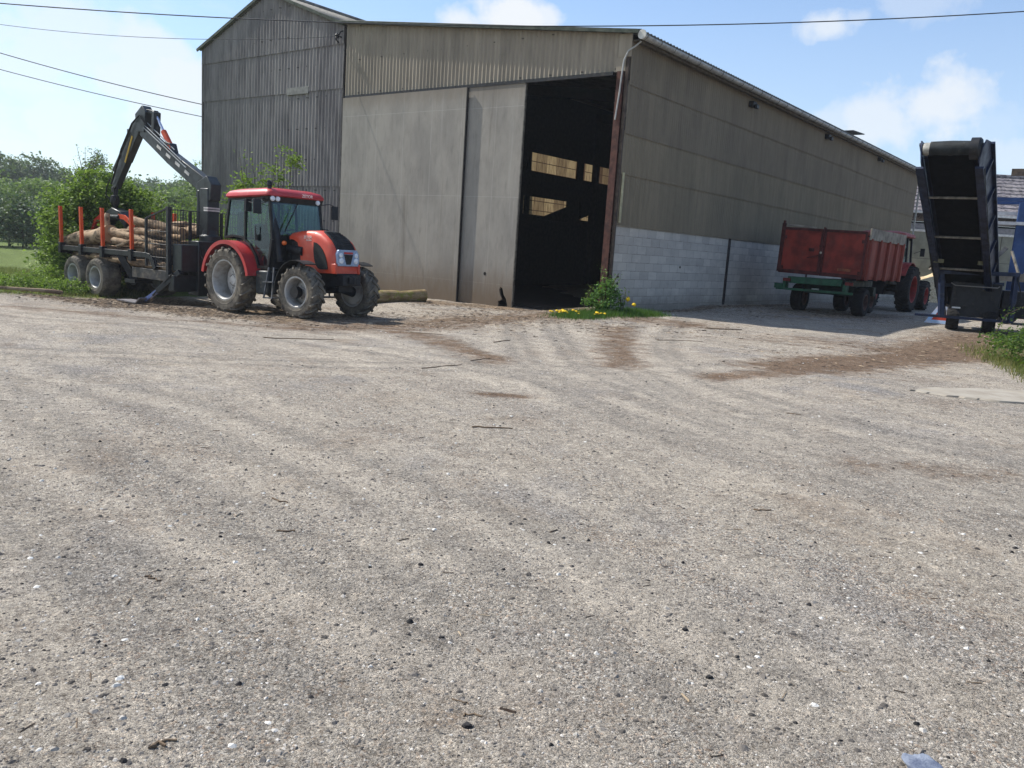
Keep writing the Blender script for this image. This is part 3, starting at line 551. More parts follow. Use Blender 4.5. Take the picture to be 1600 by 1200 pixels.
# ------------------------------------------------------------------ vehicles
MTYRE = simple('tyre rubber', (66, 62, 58), (40, 38, 37), scale=4, rough=.9, bump=.25, bscale=30, dust=.9, dustc=(134, 126, 112))
MTYRE2 = simple('dark tyre rubber', (36, 35, 36), (26, 26, 27), scale=4, rough=.9, bump=.25, bscale=30, dust=.35, dustc=(84, 78, 70))
MRIM = simple('silver rim', (176, 176, 174), (150, 148, 144), scale=5, rough=.5, metal=.25, dust=.35, dustc=(130, 122, 108))
MHUBW = simple('pale wheel disc', (200, 200, 198), (180, 178, 174), scale=4, rough=.5, dust=.25, dustc=(150, 142, 126))
MRED = simple('red orange paint', (208, 76, 48), (190, 60, 42), scale=2.5, rough=.42, bump=.03, dust=.34, dustc=(176, 122, 96), spec=.5, coat=.2)
MRED2 = simple('deep red paint', (186, 48, 50), (168, 42, 46), scale=2.5, rough=.42, bump=.03, dust=.34, dustc=(170, 112, 104), spec=.5, coat=.2)
MBP = simple('black plastic', (24, 26, 28), (17, 18, 20), rough=.55, bump=.1, dust=.3, dustc=(84, 80, 74))
MCR = simple('crane black paint', (34, 42, 46), (26, 32, 36), rough=.4, bump=.06, dust=.2, dustc=(84, 82, 76), spec=.5)
MORG = simple('orange paint', (206, 78, 30), (190, 60, 26), scale=4, rough=.5, bump=.1, dust=.25, dustc=(130, 90, 66))
MCHR = simple('chrome rod', (196, 204, 224), (170, 180, 206), rough=.2, metal=.9, bump=0)
MSIL = simple('silver plastic', (150, 166, 190), (130, 146, 170), rough=.35, metal=.3, bump=.02)
MLAMP = simple('lamp glass', (232, 236, 240), (200, 208, 216), scale=30, rough=.12, bump=.1, spec=.8)
MAMB = simple('amber lens', (228, 110, 40), (200, 80, 30), rough=.25, spec=.6)
MGRL = simple('dark grille mesh', (22, 28, 30), (12, 14, 16), scale=60, rough=.6, bump=.6, bscale=120)
def glassmat(name, tint, refl=.18):
    t = NT(name); tr = t.n('ShaderNodeBsdfTransparent'); tr.inputs[0].default_value = tint; gl = t.n('ShaderNodeBsdfGlossy'); gl.inputs['Roughness'].default_value = .03; gl.inputs[0].default_value = (.8, .93, 1, 1)
    fr = t.n('ShaderNodeLayerWeight'); fr.inputs[0].default_value = .5; mx = t.n('ShaderNodeMixShader'); t.set(mx.inputs[0], t.math('ADD', t.math('MULTIPLY', t.math('POWER', fr.outputs[1], 4.0), .8), refl, clamp=True)); t.t.links.new(tr.outputs[0], mx.inputs[1]); t.t.links.new(gl.outputs[0], mx.inputs[2]); return t.done(mx)
MGLS = glassmat('tinted cab glass', (.42, .6, .62, 1), .06)

def lugs(m, R, W, n, h, style):
    for k in range(n*2):
        sgn = 1 if k % 2 else -1; a0 = 2*math.pi*(k/(2*n))
        if style == 'tractor':
            pts = [(a0, .0*sgn-.02*sgn), (a0+.10*1.0/R, sgn*W*.27), (a0+.19/R, sgn*W*.5)]; w = .045*R/.75+.012
        else:
            pts = [(a0, 0), (a0+.05/R, sgn*W*.28), (a0+.10/R, sgn*W*.47)]; w = .035
        P = [(Vector((math.sin(a)*(R-.012 if i < 2 else R-.045), y_, math.cos(a)*(R-.012 if i < 2 else R-.045)))) for i, (a, y_) in enumerate(pts)]
        for p, q in zip(P, P[1:]):
            nrm = (p+q); nrm.y = 0; m.beam(p, q, w, h*2, nrm)
        if style == 'tractor':   # the lug wraps down over the shoulder
            q = P[-1]; r2 = Vector((q.x*.93, q.y*1.0, q.z*.93)); m.beam(q, r2+Vector((0, sgn*.012, 0)), w*.9, h*1.4, (0, sgn, 0))
def wheel(parent, x, y, z, R, W, rim, out, style='tractor', n=20, tm=None, rm=None, hm=None, steer=0.0, dish=.5, label=None):
    """hub is the wheel's own mesh; tyre and rim are its children. out=-1: the outer face looks to local -y"""
    tm = tm or MTYRE; rm = rm or MRIM; hm = hm or rm
    m = MB(); dd = -W*(.5-dish)        # disc depth
    pr = [(0, dd+.07), (rim*.22, dd+.07), (rim*.24, dd+.04), (rim*.30, dd+.03), (rim*.34, dd), (rim*.66, dd-.01), (rim*.70, dd-.03), (rim*.86, dd-.06), (rim*.88, dd-.09), (0, dd-.09)]
    m.lathe(pr, (0, 0, 0), (0, out, 0), 36)
    for k in range(8):
        a = 2*math.pi*k/8; c_ = Vector((math.cos(a)*rim*.44, out*(dd+.005), math.sin(a)*rim*.44)); m.lathe([(0, .025), (.018, .025), (.018, 0)], c_, (0, out, 0), 6)
    h = m.build('wheel', hm, parent); h.location = (x, y, z); h.rotation_euler = (0, random.uniform(0, .5), steer)
    if label: h['label'] = label
    m = MB(); m.lathe([(rim+.012, W*.43), (rim+.02, W*.455), (rim-.012, W*.455), (rim-.028, W*.40), (rim-.05, W*.2), (rim-.055, -W*.2), (rim-.02, -W*.42), (rim+.02, -W*.45), (rim+.02, -W*.41), (rim-.01, -W*.38), (rim+.0, -W*.2), (rim+.0, W*.2), (rim, W*.4)], (0, 0, 0), (0, out, 0), 48, closed=True); m.build('rim', rm, h)
    m = MB(); b = rim+.005
    T = R-(.05 if style == 'tractor' else .018)
    pr = [(b, W*.42), (b+.03, W*.47), (b+(T-b)*.45, W*.5), (b+(T-b)*.78, W*.49), (T-.025, W*.44), (T-.004, W*.3), (T, 0), (T-.004, -W*.3), (T-.025, -W*.44), (b+(T-b)*.78, -W*.49), (b+(T-b)*.45, -W*.5), (b+.03, -W*.47), (b, -W*.42)]
    m.lathe(pr, (0, 0, 0), (0, 1, 0), 56); lugs(m, R-(.022 if style == 'tractor' else .006), W, n, .022 if style == 'tractor' else .008, style)
    # raised ring on the sidewall
    for s_ in (1, -1): m.lathe([(b+(T-b)*.3, W*.485*s_), (b+(T-b)*.33, W*.503*s_), (b+(T-b)*.38, W*.503*s_), (b+(T-b)*.41, W*.49*s_)], (0, 0, 0), (0, 1, 0), 56)
    m.build('tyre', tm, h, ang=28)
    return h
def text(name, s_, size, loc, rot, mat, parent, ex=.002):
    cu = bpy.data.curves.new(name, 'FONT'); cu.body = s_; cu.size = size; cu.extrude = ex; cu.materials.append(mat); tmp = bpy.data.objects.new(name, cu); me = bpy.data.meshes.new_from_object(tmp); bpy.data.objects.remove(tmp); o = bpy.data.objects.new(name, me); COL.objects.link(o)
    o.parent = parent; o.location = loc; o.rotation_euler = rot; return o
def arc(cx_, cz_, r, a0, a1, n=16): return [(cx_+r*math.cos(R_(a0+(a1-a0)*i/n)), cz_+r*math.sin(R_(a0+(a1-a0)*i/n))) for i in range(n+1)]
def strip(m, pts, y0, y1, th):     # band following (x, z) points, width y0..y1
    n = len(pts); ring = []
    for i, (a, b) in enumerate(pts):
        p = pts[max(i-1, 0)]; q = pts[min(i+1, n-1)]; dx, dz = q[0]-p[0], q[1]-p[1]; l = math.hypot(dx, dz); nx_, nz_ = -dz/l, dx/l
        ring.append([(a, y0, b), (a, y1, b), (a-nx_*th, y1, b-nz_*th), (a-nx_*th, y0, b-nz_*th)])
    m.loft(ring)

# ---- the red tractor
HD = R_(-36.0); TO = Vector((-6.065, 20.074, -.375))
tr_ = thing('tractor', 'shiny red-orange tractor with a closed glass cab, parked in front of the gabled barn', 'tractor', TO, HD, ry=R_(-2.5))
for s_ in (-1, 1):
    wheel(tr_, -.25, s_*.86, .79, .80, .46, .46, s_, n=18, hm=MHUBW, dish=.30)
    wheel(tr_, 2.23, s_*.82, .60, .61, .37, .33, s_, n=17, steer=R_(4), dish=.34, hm=MRIM)
for s_ in (-1, 1):
    m = MB(); m.lathe([(0, 0), (.10, 0), (.13, .05), (.13, .16), (0, .16)], (2.23, s_*.86, .60), (0, s_, 0), 20) ; m.build('wheel_hub', MBLK, tr_)
    m = MB(); strip(m, [(-.25+a, .79+b) for a, b in arc(0, 0, .93, 168, 8, 22)], s_*.58, s_*1.06, .03); strip(m, [(-.25+a, .79+b) for a, b in arc(0, 0, .93, 168, 8, 22)], s_*1.05, s_*1.075, .09); m.build('rear_fender', MRED2, tr_)
    m = MB(); strip(m, [(2.23+a, .60+b) for a, b in arc(0, 0, .70, 185, 62, 18)], s_*.68, s_*1.02, .018); m.beam((2.05, s_*.5, 1.1), (2.1, s_*.75, 1.28), .04, .04); m.build('front_fender', MBP, tr_)
# hood: lofted shell
def hoodring(x, hw, zb, zt, rnd=.10):
    q = []
    for a, b in ((-hw*.985, zb), (-hw, zb+(zt-zb)*.45), (-hw, zt-rnd*1.5), (-hw+rnd*.25, zt-rnd*.62), (-hw+rnd*.8, zt-rnd*.18), (-hw*.4, zt-.012), (0, zt), (hw*.4, zt-.012), (hw-rnd*.8, zt-rnd*.18), (hw-rnd*.25, zt-rnd*.62), (hw, zt-rnd*1.5), (hw, zb+(zt-zb)*.45), (hw*.985, zb)): q.append((x, a, b))
    return q
HX = lambda x: 1.28+(x-1.28)*.89
HR = [(1.28, .37, 1.78, 1.93), (1.45, .375, 1.76, 1.955), (1.60, .38, 1.70, 1.97), (1.70, .38, 1.42, 1.98), (1.73, .38, 1.20, 1.98), (2.0, .385, 1.13, 1.985), (2.25, .385, 1.10, 1.975), (2.45, .385, 1.09, 1.945), (2.62, .38, 1.09, 1.89), (2.76, .375, 1.09, 1.82), (2.87, .365, 1.09, 1.73), (2.95, .35, 1.09, 1.62), (2.99, .34, 1.09, 1.52)]
HR = [(HX(x), hw, zb-(.06 if x > 1.71 else 0), zt-.10*max(0, (x-2.3)/.7)) for x, hw, zb, zt in HR]
m = MB(); m.loft([hoodring(x, hw, zb, zt, .11 if x < 2.5 else .08) for x, hw, zb, zt in HR]); hood = m.build('hood', MRED, tr_, ang=60)
# side grilles
gp = [(2.24, 1.76), (2.36, 1.74), (2.48, 1.68), (2.58, 1.59), (2.66, 1.47), (2.72, 1.33), (2.76, 1.19), (2.74, 1.16), (2.5, 1.16), (2.40, 1.18), (2.32, 1.25), (2.26, 1.37), (2.23, 1.55)]
gp = [(HX(a), b-.05) for a, b in gp]
for s_ in (-1, 1):
    m = MB(); m.xz(gp, s_*.378, s_*.392); m.build('side_grille', MGRL, hood)
    text('lettering', 'ZETOR', .085, (1.80 if s_ < 0 else 2.05, s_*.3885, 1.79), (R_(90), 0, 0 if s_ < 0 else R_(180)), simple('white letters', (240, 236, 226), (230, 226, 216), rough=.5), hood)
    text('lettering', 'PROXIMA', .042, (1.88 if s_ < 0 else 2.05, s_*.3885, 1.735), (R_(90), 0, 0 if s_ < 0 else R_(180)), simple('white letters', (240, 236, 226), rough=.5), hood)
# black slatted panel on the nose
m = MB()
TOPX = [(2.34, 1.966), (2.45, 1.949), (2.62, 1.896), (2.76, 1.828), (2.87, 1.74), (2.95, 1.635)]
TOPX = [(HX(x), z-.10*max(0, (x-2.3)/.7)) for x, z in TOPX]
m.loft([[(x, -w_, z+.004), (x, 0, z+.016), (x, w_, z+.004), (x, w_, z-.03), (x, -w_, z-.03)] for (x, z), w_ in zip(TOPX, (.17, .22, .25, .265, .27, .27))])
for (x, z), (x2, z2) in zip(TOPX[1:], TOPX[2:]):
    for q in (.2, .7): m.beam((x+(x2-x)*q, -.2, z+(z2-z)*q+.014), (x+(x2-x)*q, .2, z+(z2-z)*q+.014), .02, .03)
m.build('hood_vent', MBP, hood)
# lamp mask and lower grille
m = MB(); zy(m, [(-.32, 1.46), (-.27, 1.55), (.27, 1.55), (.32, 1.46), (.33, 1.28), (.29, 1.19), (-.29, 1.19), (-.33, 1.28)], 2.76, 2.84); mask = m.build('lamp_mask', MSIL, tr_, bevel=.015)
m = MB(); zy(m, [(-.13, 1.45), (.13, 1.45), (.06, 1.23), (-.06, 1.23)], 2.835, 2.85); m.build('badge_panel', MBP, mask)
m = MB(); m.box(2.83, 2.855, -.13, .13, 1.46, 1.505); m.build('badge', MRED2, mask, bevel=.008)
for y_, z_, r_ in ((-.225, 1.54, .05), (.225, 1.54, .05), (-.215, 1.42, .062), (.215, 1.42, .062)):
    m = MB(); m.lathe([(0, .035), (r_*.6, .032), (r_, .02), (r_, -.01), (0, -.01)], (2.84, y_, z_-.11), (1, 0, 0), 20); m.build('headlight', MLAMP, mask)
m = MB(); m.box(2.68, 2.80, -.30, .30, .98, 1.24); m.build('lower_grille', MGRL, tr_)
for y_ in (-.335, .335):
    m = MB(); m.box(2.68, 2.83, y_-.03, y_+.03, 1.02, 1.24); m.build('nose_cheek', MRED, tr_, bevel=.015)
# engine, gearbox, axles, weights
m = MB(); m.box(1.3, 2.7, -.26, .26, .72, 1.2); m.box(1.1, 1.75, -.33, .33, 1.1, 1.74); m.box(-.5, 1.4, -.28, .28, .62, 1.15)
m.tube([(1.2, -.3, 1.55), (1.75, -.34, 1.5)], .11, 12); m.tube([(1.5, -.3, .95), (1.5, -.3, 1.15)], .06, 10); m.build('engine', MBLK, tr_, bevel=.01)
m = MB(); m.tube([(2.23, -.72, .6), (2.23, -.35, .66), (2.23, .35, .66), (2.23, .72, .6)], [.13, .09, .09, .13], 12); m.box(2.0, 2.75, -.2, .2, .62, .8); m.build('front_axle', MBLK, tr_, bevel=.01)
m = MB(); m.tube([(-.25, -.8, .79), (-.25, .8, .79)], .15, 14); m.build('rear_axle', MBLK, tr_)
m = MB(); m.box(2.68, 2.96, -.26, .26, .76, 1.0); m.box(2.9, 3.02, -.12, .12, .80, .96); m.tube([(3.02, 0, .80), (3.02, 0, .95)], .03, 8); m.build('front_weight', MBLK, tr_, bevel=.015)
# fuel tank and steps (near side), twin step at the far side
for s_ in (-1, 1):
    m = MB(); m.box(.62, 1.08, s_*.42, s_*.84, .50, 1.04); m.build('fuel_tank', simple('tank plastic', (52, 60, 64), (38, 44, 48), rough=.5, dust=.3), tr_, bevel=.04)
    m = MB(); m.box(1.08, 1.42, s_*.62, s_*.98, .42, .445); m.box(1.08, 1.42, s_*.62, s_*.98, .78, .80); m.beam((1.40, s_*.97, .42), (1.34, s_*.86, 1.12), .03, .03); m.beam((1.10, s_*.97, .42), (1.16, s_*.86, 1.12), .03, .03); m.beam((1.25, s_*.64, .42), (1.25, s_*.6, 1.1), .04, .04); m.build('step', simple('grey step', (92, 98, 106), (66, 70, 76), rough=.5, dust=.4), tr_)
# exhaust stack with its guard
m = MB(); m.tube([(1.16, -.55, 1.25), (1.10, -.60, 1.9), (.98, -.64, 2.4), (.95, -.66, 2.9), (.95, -.66, 3.0), (.93, -.67, 3.06)], [.085, .085, .06, .048, .048, .045], 14); m.lathe([(.05, 0), (.062, .02), (.05, .1)], (.95, -.66, 2.95), (0, 0, 1), 12); m.build('exhaust', MBLK, tr_)
# cab frame
cab = MB()
cw = .76
for s_ in (-1, 1):
    y_ = s_*cw
    cab.beam((1.02, y_, 1.16), (1.12, y_*.96, 1.75), .06, .07); cab.beam((1.12, y_*.96, 1.75), (1.02, y_*.93, 2.72), .055, .055)
    cab.beam((.16, y_, 1.72), (.14, y_*.94, 2.72), .05, .05); cab.beam((-.62, y_, 1.78), (-.48, y_*.93, 2.72), .05, .055)
    cab.beam((.30, y_, 1.12), (1.04, y_, 1.12), .05, .07)
    pp = [(-.62, 1.80), (-.3, 1.84), (.05, 1.80), (.35, 1.62), (.55, 1.38), (.66, 1.12)]
    for a, b in zip(pp, pp[1:]): cab.beam((a[0], y_, a[1]), (b[0], y_, b[1]), .05, .05)
    cab.beam((-.5, y_*.93, 2.71), (1.03, y_*.93, 2.71), .06, .07)
cab.beam((1.11, -cw*.95, 1.78), (1.11, cw*.95, 1.78), .05, .12); cab.beam((1.02, -cw*.93, 2.70), (1.02, cw*.93, 2.70), .08, .12); cab.beam((-.6, -cw, 1.8), (-.6, cw, 1.8), .05, .06); cab.beam((-.48, -cw*.93, 2.7), (-.48, cw*.93, 2.7), .05, .06)
cab.box(-.5, 1.0, -.7, .7, 1.02, 1.08); cab.box(1.0, 1.3, -.34, .34, 1.1, 1.86); cab.box(1.02, 1.12, -.72, .72, 1.1, 1.76)
cabo = cab.build('cab_frame', MBP, tr_)
for s_ in (-1, 1):
    y_ = s_*(cw-.005); q = .935
    m = MB(); m.add([(.18, y_, 1.72), (.40, y_, 1.58), (.60, y_, 1.34), (.69, y_, 1.14), (1.03, y_, 1.14), (1.11, y_*.97, 1.75), (1.02, y_*q, 2.69), (.15, y_*q, 2.69)], [tuple(range(8))]); m.build('door_glass', MGLS, cabo, smooth=False)
    m = MB(); m.add([(-.6, y_, 1.82), (-.3, y_, 1.85), (.14, y_, 1.78), (.12, y_*q, 2.69), (-.46, y_*q, 2.69)], [tuple(range(5))]); m.build('side_glass', MGLS, cabo, smooth=False)
    m = MB(); m.tube([(.60, s_*.79, 1.75), (.60, s_*.80, 2.05)], .015, 6); m.box(.56, .66, s_*.765, s_*.79, 1.72, 1.86); m.build('door_handle', MBLK, cabo)
m = MB(); m.add([(1.13, -.70, 1.80), (1.13, .70, 1.80), (1.045, .68, 2.66), (1.045, -.68, 2.66)], [(0, 1, 2, 3)]); m.build('windscreen', MGLS, cabo, smooth=False)
m = MB(); m.add([(-.62, -.70, 1.84), (-.62, .70, 1.84), (-.50, .68, 2.66), (-.50, -.68, 2.66)], [(0, 1, 2, 3)]); m.build('rear_window', MGLS, cabo, smooth=False)
m = MB(); m.beam((1.16, -.02, 2.62), (1.2, -.38, 2.06), .016, .012); m.beam((1.18, -.2, 2.34), (1.22, -.46, 1.94), .012, .03); m.build('wiper', MBLK, cabo)
# seat, steering wheel, console inside
m = MB(); m.box(-.15, .35, -.25, .25, 1.42, 1.54); m.loft([[(a, -.23+b_*.02, z_), (a, .23-b_*.02, z_), (a-.1, .23-b_*.02, z_), (a-.1, -.23+b_*.02, z_)] for a, z_, b_ in ((-.12, 1.5, 0), (-.2, 1.85, 1), (-.24, 2.15, 3))]); m.box(-.05, .25, -.12, .12, 1.08, 1.42); m.build('driver_seat', simple('seat cloth', (40, 42, 46), rough=.9), tr_, bevel=.04)
m = MB(); m.lathe([(.175, 0), (.185, .012), (.195, 0), (.185, -.012)], (.78, 0, 1.92), (-.45, 0, .9), 28, closed=True)
m.beam((.78, -.18, 1.92), (.78, .18, 1.92), .02, .02); m.tube([(.78, 0, 1.92), (.92, 0, 1.6)], .03, 8); m.build('steering_wheel', MBP, tr_)
m = MB(); m.box(.85, 1.08, -.25, .25, 1.1, 1.82); m.build('console', MBP, tr_, bevel=.03)
# roof
def rr(x0, x1, hw, z, r=.14, n=5):
    P = []
    for cx_, cy_, a0 in ((x1-r, hw-r, 0), (x0+r, hw-r, 90), (x0+r, -hw+r, 180), (x1-r, -hw+r, 270)):
        for i in range(n+1): a = R_(a0+90*i/n); P.append((cx_+r*math.cos(a), cy_+r*math.sin(a), z))
    return P
m = MB(); m.loft([rr(-.52, 1.12, .81, 2.72), rr(-.55, 1.15, .84, 2.745), rr(-.54, 1.14, .83, 2.80), rr(-.47, 1.08, .78, 2.87), rr(-.28, .92, .6, 2.925), rr(-.1, .7, .35, 2.945)]); roof = m.build('cab_roof', MRED2, tr_, ang=50)
text('lettering', 'ZETOR', .10, (1.152, .10, 2.752), (R_(90), 0, R_(90)), simple('white letters', (240, 236, 226), rough=.5), roof)
m = MB(); m.loft([rr(.8, 1.08, .76, 2.60, .05), rr(.8, 1.11, .8, 2.72, .05)]); fas = m.build('roof_fascia', MBP, tr_)
for y_ in (-.70, -.56, .60):
    m = MB(); m.lathe([(0, .03), (.05, .025), (.062, 0), (.05, -.03), (0, -.03)], (1.11, y_, 2.665), (1, 0, 0), 16); m.build('work_lamp', MLAMP, fas)
for s_ in (-1, 1):
    m = MB(); m.tube([(1.0, s_*.75, 2.62), (1.12, s_*.95, 2.66), (1.12, s_*1.1, 2.62)], .012, 6); m.box(1.09, 1.13, s_*1.02, s_*1.22, 2.30, 2.62); mo = m.build('mirror', MBLK, tr_, bevel=.012)
m = MB(); m.box(.36, .40, -.90, -.74, 2.38, 2.66) ; m.tube([(1.0, -.75, 2.6), (.8, -.85, 2.52), (.42, -.84, 2.6)], .01, 5); m.build('side_mirror', MBLK, tr_, bevel=.012)
for s_ in (-1, 1):
    m = MB(); m.lathe([(0, .05), (.03, .048), (.05, .02), (.055, -.03), (0, -.03)], (1.26, s_*.5, 1.68), (1, 0, 0), 14); m.build('indicator', MAMB, tr_)
m = MB(); m.tube([(1.1, .72, 2.05), (1.28, .76, 2.04), (1.34, .76, 1.98), (1.36, .74, 1.75)], .014, 6); m.build('grab_handle', MBLK, tr_)
m = MB(); m.beam((-.6, -.3, .55), (-1.25, -.05, .5), .07, .05); m.beam((-.6, .3, .55), (-1.25, .05, .5), .07, .05); m.beam((-.5, 0, 1.0), (-1.1, 0, 1.1), .05, .05); m.build('hitch', MBLK, tr_)

# ---- forestry trailer with its crane
LO = Vector((-10.5, 23.195, -.48)); lt = thing('log_trailer', 'black timber trailer with orange stakes and a folding loader crane, coupled behind the red tractor', 'trailer', LO, HD)
for s_ in (-1, 1):
    for x_ in (-.62, -1.86): wheel(lt, x_, s_*.88, .52, .54, .52, .29, s_, style='float', n=30, dish=.30)
    m = MB(); m.xz([(-1.86, .42), (-1.3, .60), (-1.24, .78), (-1.18, .60), (-.62, .42), (-.62, .56), (-1.12, .84), (-1.36, .84), (-1.86, .56)], s_*.50, s_*.60); m.build('bogie_beam', MBLK, lt)
m = MB(); m.box(-2.6, 3.6, -.17, .17, .66, .92); m.box(-1.5, -1.0, -.5, .5, .7, .84); m.build('chassis', simple('chassis steel', (58, 58, 58), (40, 40, 42), rough=.6, dust=.5, dustc=(122, 112, 98)), lt, bevel=.01)
m = MB(); m.beam((1.2, -1.02, .80), (2.95, -1.02, .80), .08, .26); m.beam((1.2, 1.02, .80), (2.95, 1.02, .80), .08, .26); m.box(1.3, 1.4, -1.0, 1.0, .7, .9); m.box(2.6, 2.7, -1.0, 1.0, .7, .9); m.build('side_beam', simple('chassis steel', (58, 58, 58), rough=.6), lt, bevel=.008)
STK = (-2.62, -1.44, -.29, 1.19)
for s_ in (-1, 1):
    y_ = s_*1.03
    m = MB(); m.beam((-2.66, y_, 1.24), (1.9, y_, 1.27), .10, .14)
    pp = [(1.9, 1.27), (2.08, 1.24), (2.2, 1.12), (2.3, .95)]
    for a, b in zip(pp, pp[1:]): m.beam((a[0], y_, a[1]), (b[0], y_, b[1]), .10, .14)
    m.build('side_rail', MBLK, lt, bevel=.01)
    for x_ in STK:
        sk = MB().box(x_-.042, x_+.042, y_-.042, y_+.042, 1.36, 2.42).build('stake', MORG, lt, bevel=.008); sk.rotation_euler = (R_(-s_*.8), 0, 0)
        MB().box(x_-.075, x_+.075, y_-.075, y_+.075, 1.10, 1.40).build('socket', MBLK, sk, bevel=.008)
        if x_ < 1: MB().beam((x_, y_, 1.2), (x_, s_*.12, .88), .09, .12).build('bolster', MBLK, lt)
MB().beam((.55, -1.03, 1.22), (.85, -.75, .5), .12, .16).box(.72, 1.22, -1.0, -.5, .5, .6).build('hose_carrier', MBLK, lt)
# grid side panel and headboard
MGRD = simple('grid steel', (42, 44, 48), (30, 32, 36), rough=.5, dust=.2)
m = MB(); 
for i in range(15):
    x_ = 1.9+i*.07; m.tube([(x_, -1.05, 1.02), (x_, -1.05, 2.20+(x_-1.88)*.27)], .009, 5)
for z_ in (1.02, 1.25, 1.58, 1.9): m.tube([(1.88, -1.05, z_), (2.88, -1.05, z_)], .011, 5)
m.beam((1.88, -1.05, 1.0), (1.88, -1.05, 2.22), .05, .05); m.beam((1.88, -1.05, 2.21), (2.9, -1.05, 2.49), .045, .035); m.build('side_grid', MGRD, lt)
m = MB()
for i in range(28):
    y_ = -1.02+i*.0755; m.tube([(2.9, y_, 1.1), (2.9, y_, 2.42 if abs(y_) < .6 else 2.48)], .010, 5)
for z_ in (1.1, 1.58, 2.12, 2.45): m.tube([(2.9, -1.05, z_), (2.9, 1.05, z_)], .013, 5)
m.beam((2.9, -1.04, .6), (2.9, -1.04, 2.52), .1, .1); m.beam((2.9, 1.04, .6), (2.9, 1.04, 2.52), .1, .1); m.beam((2.9, -.45, .6), (2.9, -.45, 2.45), .06, .06); m.beam((2.9, .45, .6), (2.9, .45, 2.45), .06, .06); m.build('headboard', MGRD, lt)
# crane base, oil tank, drawbar
m = MB(); m.box(2.96, 3.42, -.55, .55, .35, 1.72); m.box(3.0, 3.4, -1.0, -.55, .95, 1.62); m.box(3.05, 3.3, -1.15, 1.15, .45, .85); m.build('crane_base', MCR, lt, bevel=.02)
MB().beam((3.4, 0, .58), (4.5, 0, .52), .16, .12).beam((3.4, 0, .58), (3.4, .01, .58), .3, .2).build('drawbar', simple('worn steel', (150, 138, 126), (96, 82, 70), rough=.7), lt)
m = MB(); m.tube([(3.3, -.4, 1.7), (3.45, -.5, 1.4), (3.6, -.45, 1.1), (3.9, -.3, 1.0), (4.3, -.1, 1.0)], .02, 6); m.tube([(3.3, -.3, 1.7), (3.5, -.4, 1.5), (3.75, -.3, .9), (4.3, 0, .95)], .02, 6); m.build('hydraulic_hose', MBP, lt)
PX = 3.08
m = MB(); m.lathe([(.26, 0), (.26, .16), (.2, .18), (.18, .3)], (PX, 0, 1.7), (0, 0, 1), 24); m.box(PX-.2, PX+.15, -.17, .17, 1.85, 3.05); m.tube([(PX-.32, -.1, 1.8), (PX-.3, -.1, 3.0)], .07, 12); m.tube([(PX-.32, .12, 1.8), (PX-.3, .12, 3.0)], .07, 12)
pil = m.build('crane_pillar', MCR, lt, bevel=.02)
m = MB(); m.tube([(PX-.31, -.1, 2.5), (PX-.30, -.1, 3.02)], .035, 10); m.build('lift_rod', MCHR, pil)
for z_ in (2.50, 2.56): MB().box(PX-.02, PX+.155, -.176, .176, z_-.02+0, z_+.02).build('marking_band', simple('white tape', (216, 212, 206), rough=.6), pil)
def boom(m, p0, p1, w, h0, h1): m.beam(p0, p1, w, h0, (0, 0, 1), w1=w, h1=h1)
K = (-.02, 0, 4.56)
m = MB(); boom(m, (PX+.05, 0, 3.02), (1.3, 0, 3.86), .22, .42, .34); boom(m, (1.3, 0, 3.86), K, .20, .34, .26)
m.xz([(PX+.22, 2.75), (PX+.26, 3.15), (PX+.05, 3.36), (PX-.35, 3.2), (PX-.42, 2.85), (PX-.25, 2.72)], -.15, .15); b1 = m.build('main_boom', MCR, lt, bevel=.015)
m = MB(); m.tube([(.2, -.13, 4.62), (2.2, -.13, 3.56)], .016, 6); m.tube([(.25, -.13, 4.68), (2.0, -.13, 3.74)], .016, 6); m.tube([(.3, -.08, 4.75), (1.6, -.08, 4.02)], .016, 6); m.build('pressure_pipe', simple('grey pipe', (122, 128, 132), rough=.4, metal=.4), b1)
for q in (.28, .42, .56, .7):
    c_ = Vector((PX, 0, 3.0)).lerp(Vector(K), q); MB().beam(c_+Vector((-.1, -.112, .05)), c_+Vector((.1, -.112, -.05)), .004, .08).build('sticker', simple('white tape', (216, 212, 206)), b1)
m = MB(); m.xz([(.35, 4.5), (.62, 4.38), (.66, 5.02), (.55, 5.06), (.5, 4.62)], -.1, .1); m.beam((.6, 0, 5.02), (-.05, 0, 5.1), .12, .1); m.xz([(1.15, 4.02), (1.55, 3.85), (1.4, 4.2), (1.1, 4.25)], -.1, .1)
m.build('link_arm', MCR, b1, bevel=.01)
m = MB(); m.tube([(.95, 0, 4.52), (1.32, 0, 4.10)], .075, 14); m.lathe([(.05, -.1), (.085, -.1), (.085, .1), (.05, .1)], (1.34, 0, 4.08), (0, 1, 0), 14); cyl = m.build('crane_cylinder', MORG, lt)
m = MB(); m.tube([(.55, 0, 5.0), (.97, 0, 4.5)], .035, 10); m.build('piston_rod', MCHR, cyl)
m = MB(); boom(m, (.06, 0, 5.02), (-.95, 0, 3.85), .20, .38, .40); boom(m, (-.95, 0, 3.85), (-1.52, 0, 3.05), .18, .38, .2); m.xz([(.2, 4.5), (.28, 5.05), (.1, 5.22), (-.25, 5.0), (-.2, 4.55)], -.13, .13)
b2 = m.build('stick', MCR, lt, bevel=.015)
m = MB(); m.tube([(-.55, -.05, 4.55), (-1.5, -.05, 3.5)], .07, 12); m.box(-.72, -.5, -.1, .06, 4.38, 4.62); m.tube([(-1.1, .08, 4.1), (-1.55, .08, 3.5), (-1.6, .0, 3.3)], .05, 8); m.build('stick_cylinder', MCR, b2)
m = MB(); m.beam((-.42, -.115, 4.42), (-.82, -.115, 3.72), .006, .07); m.build('yellow_stripe', simple('yellow stripe', (196, 160, 60), (170, 140, 60)), b2)
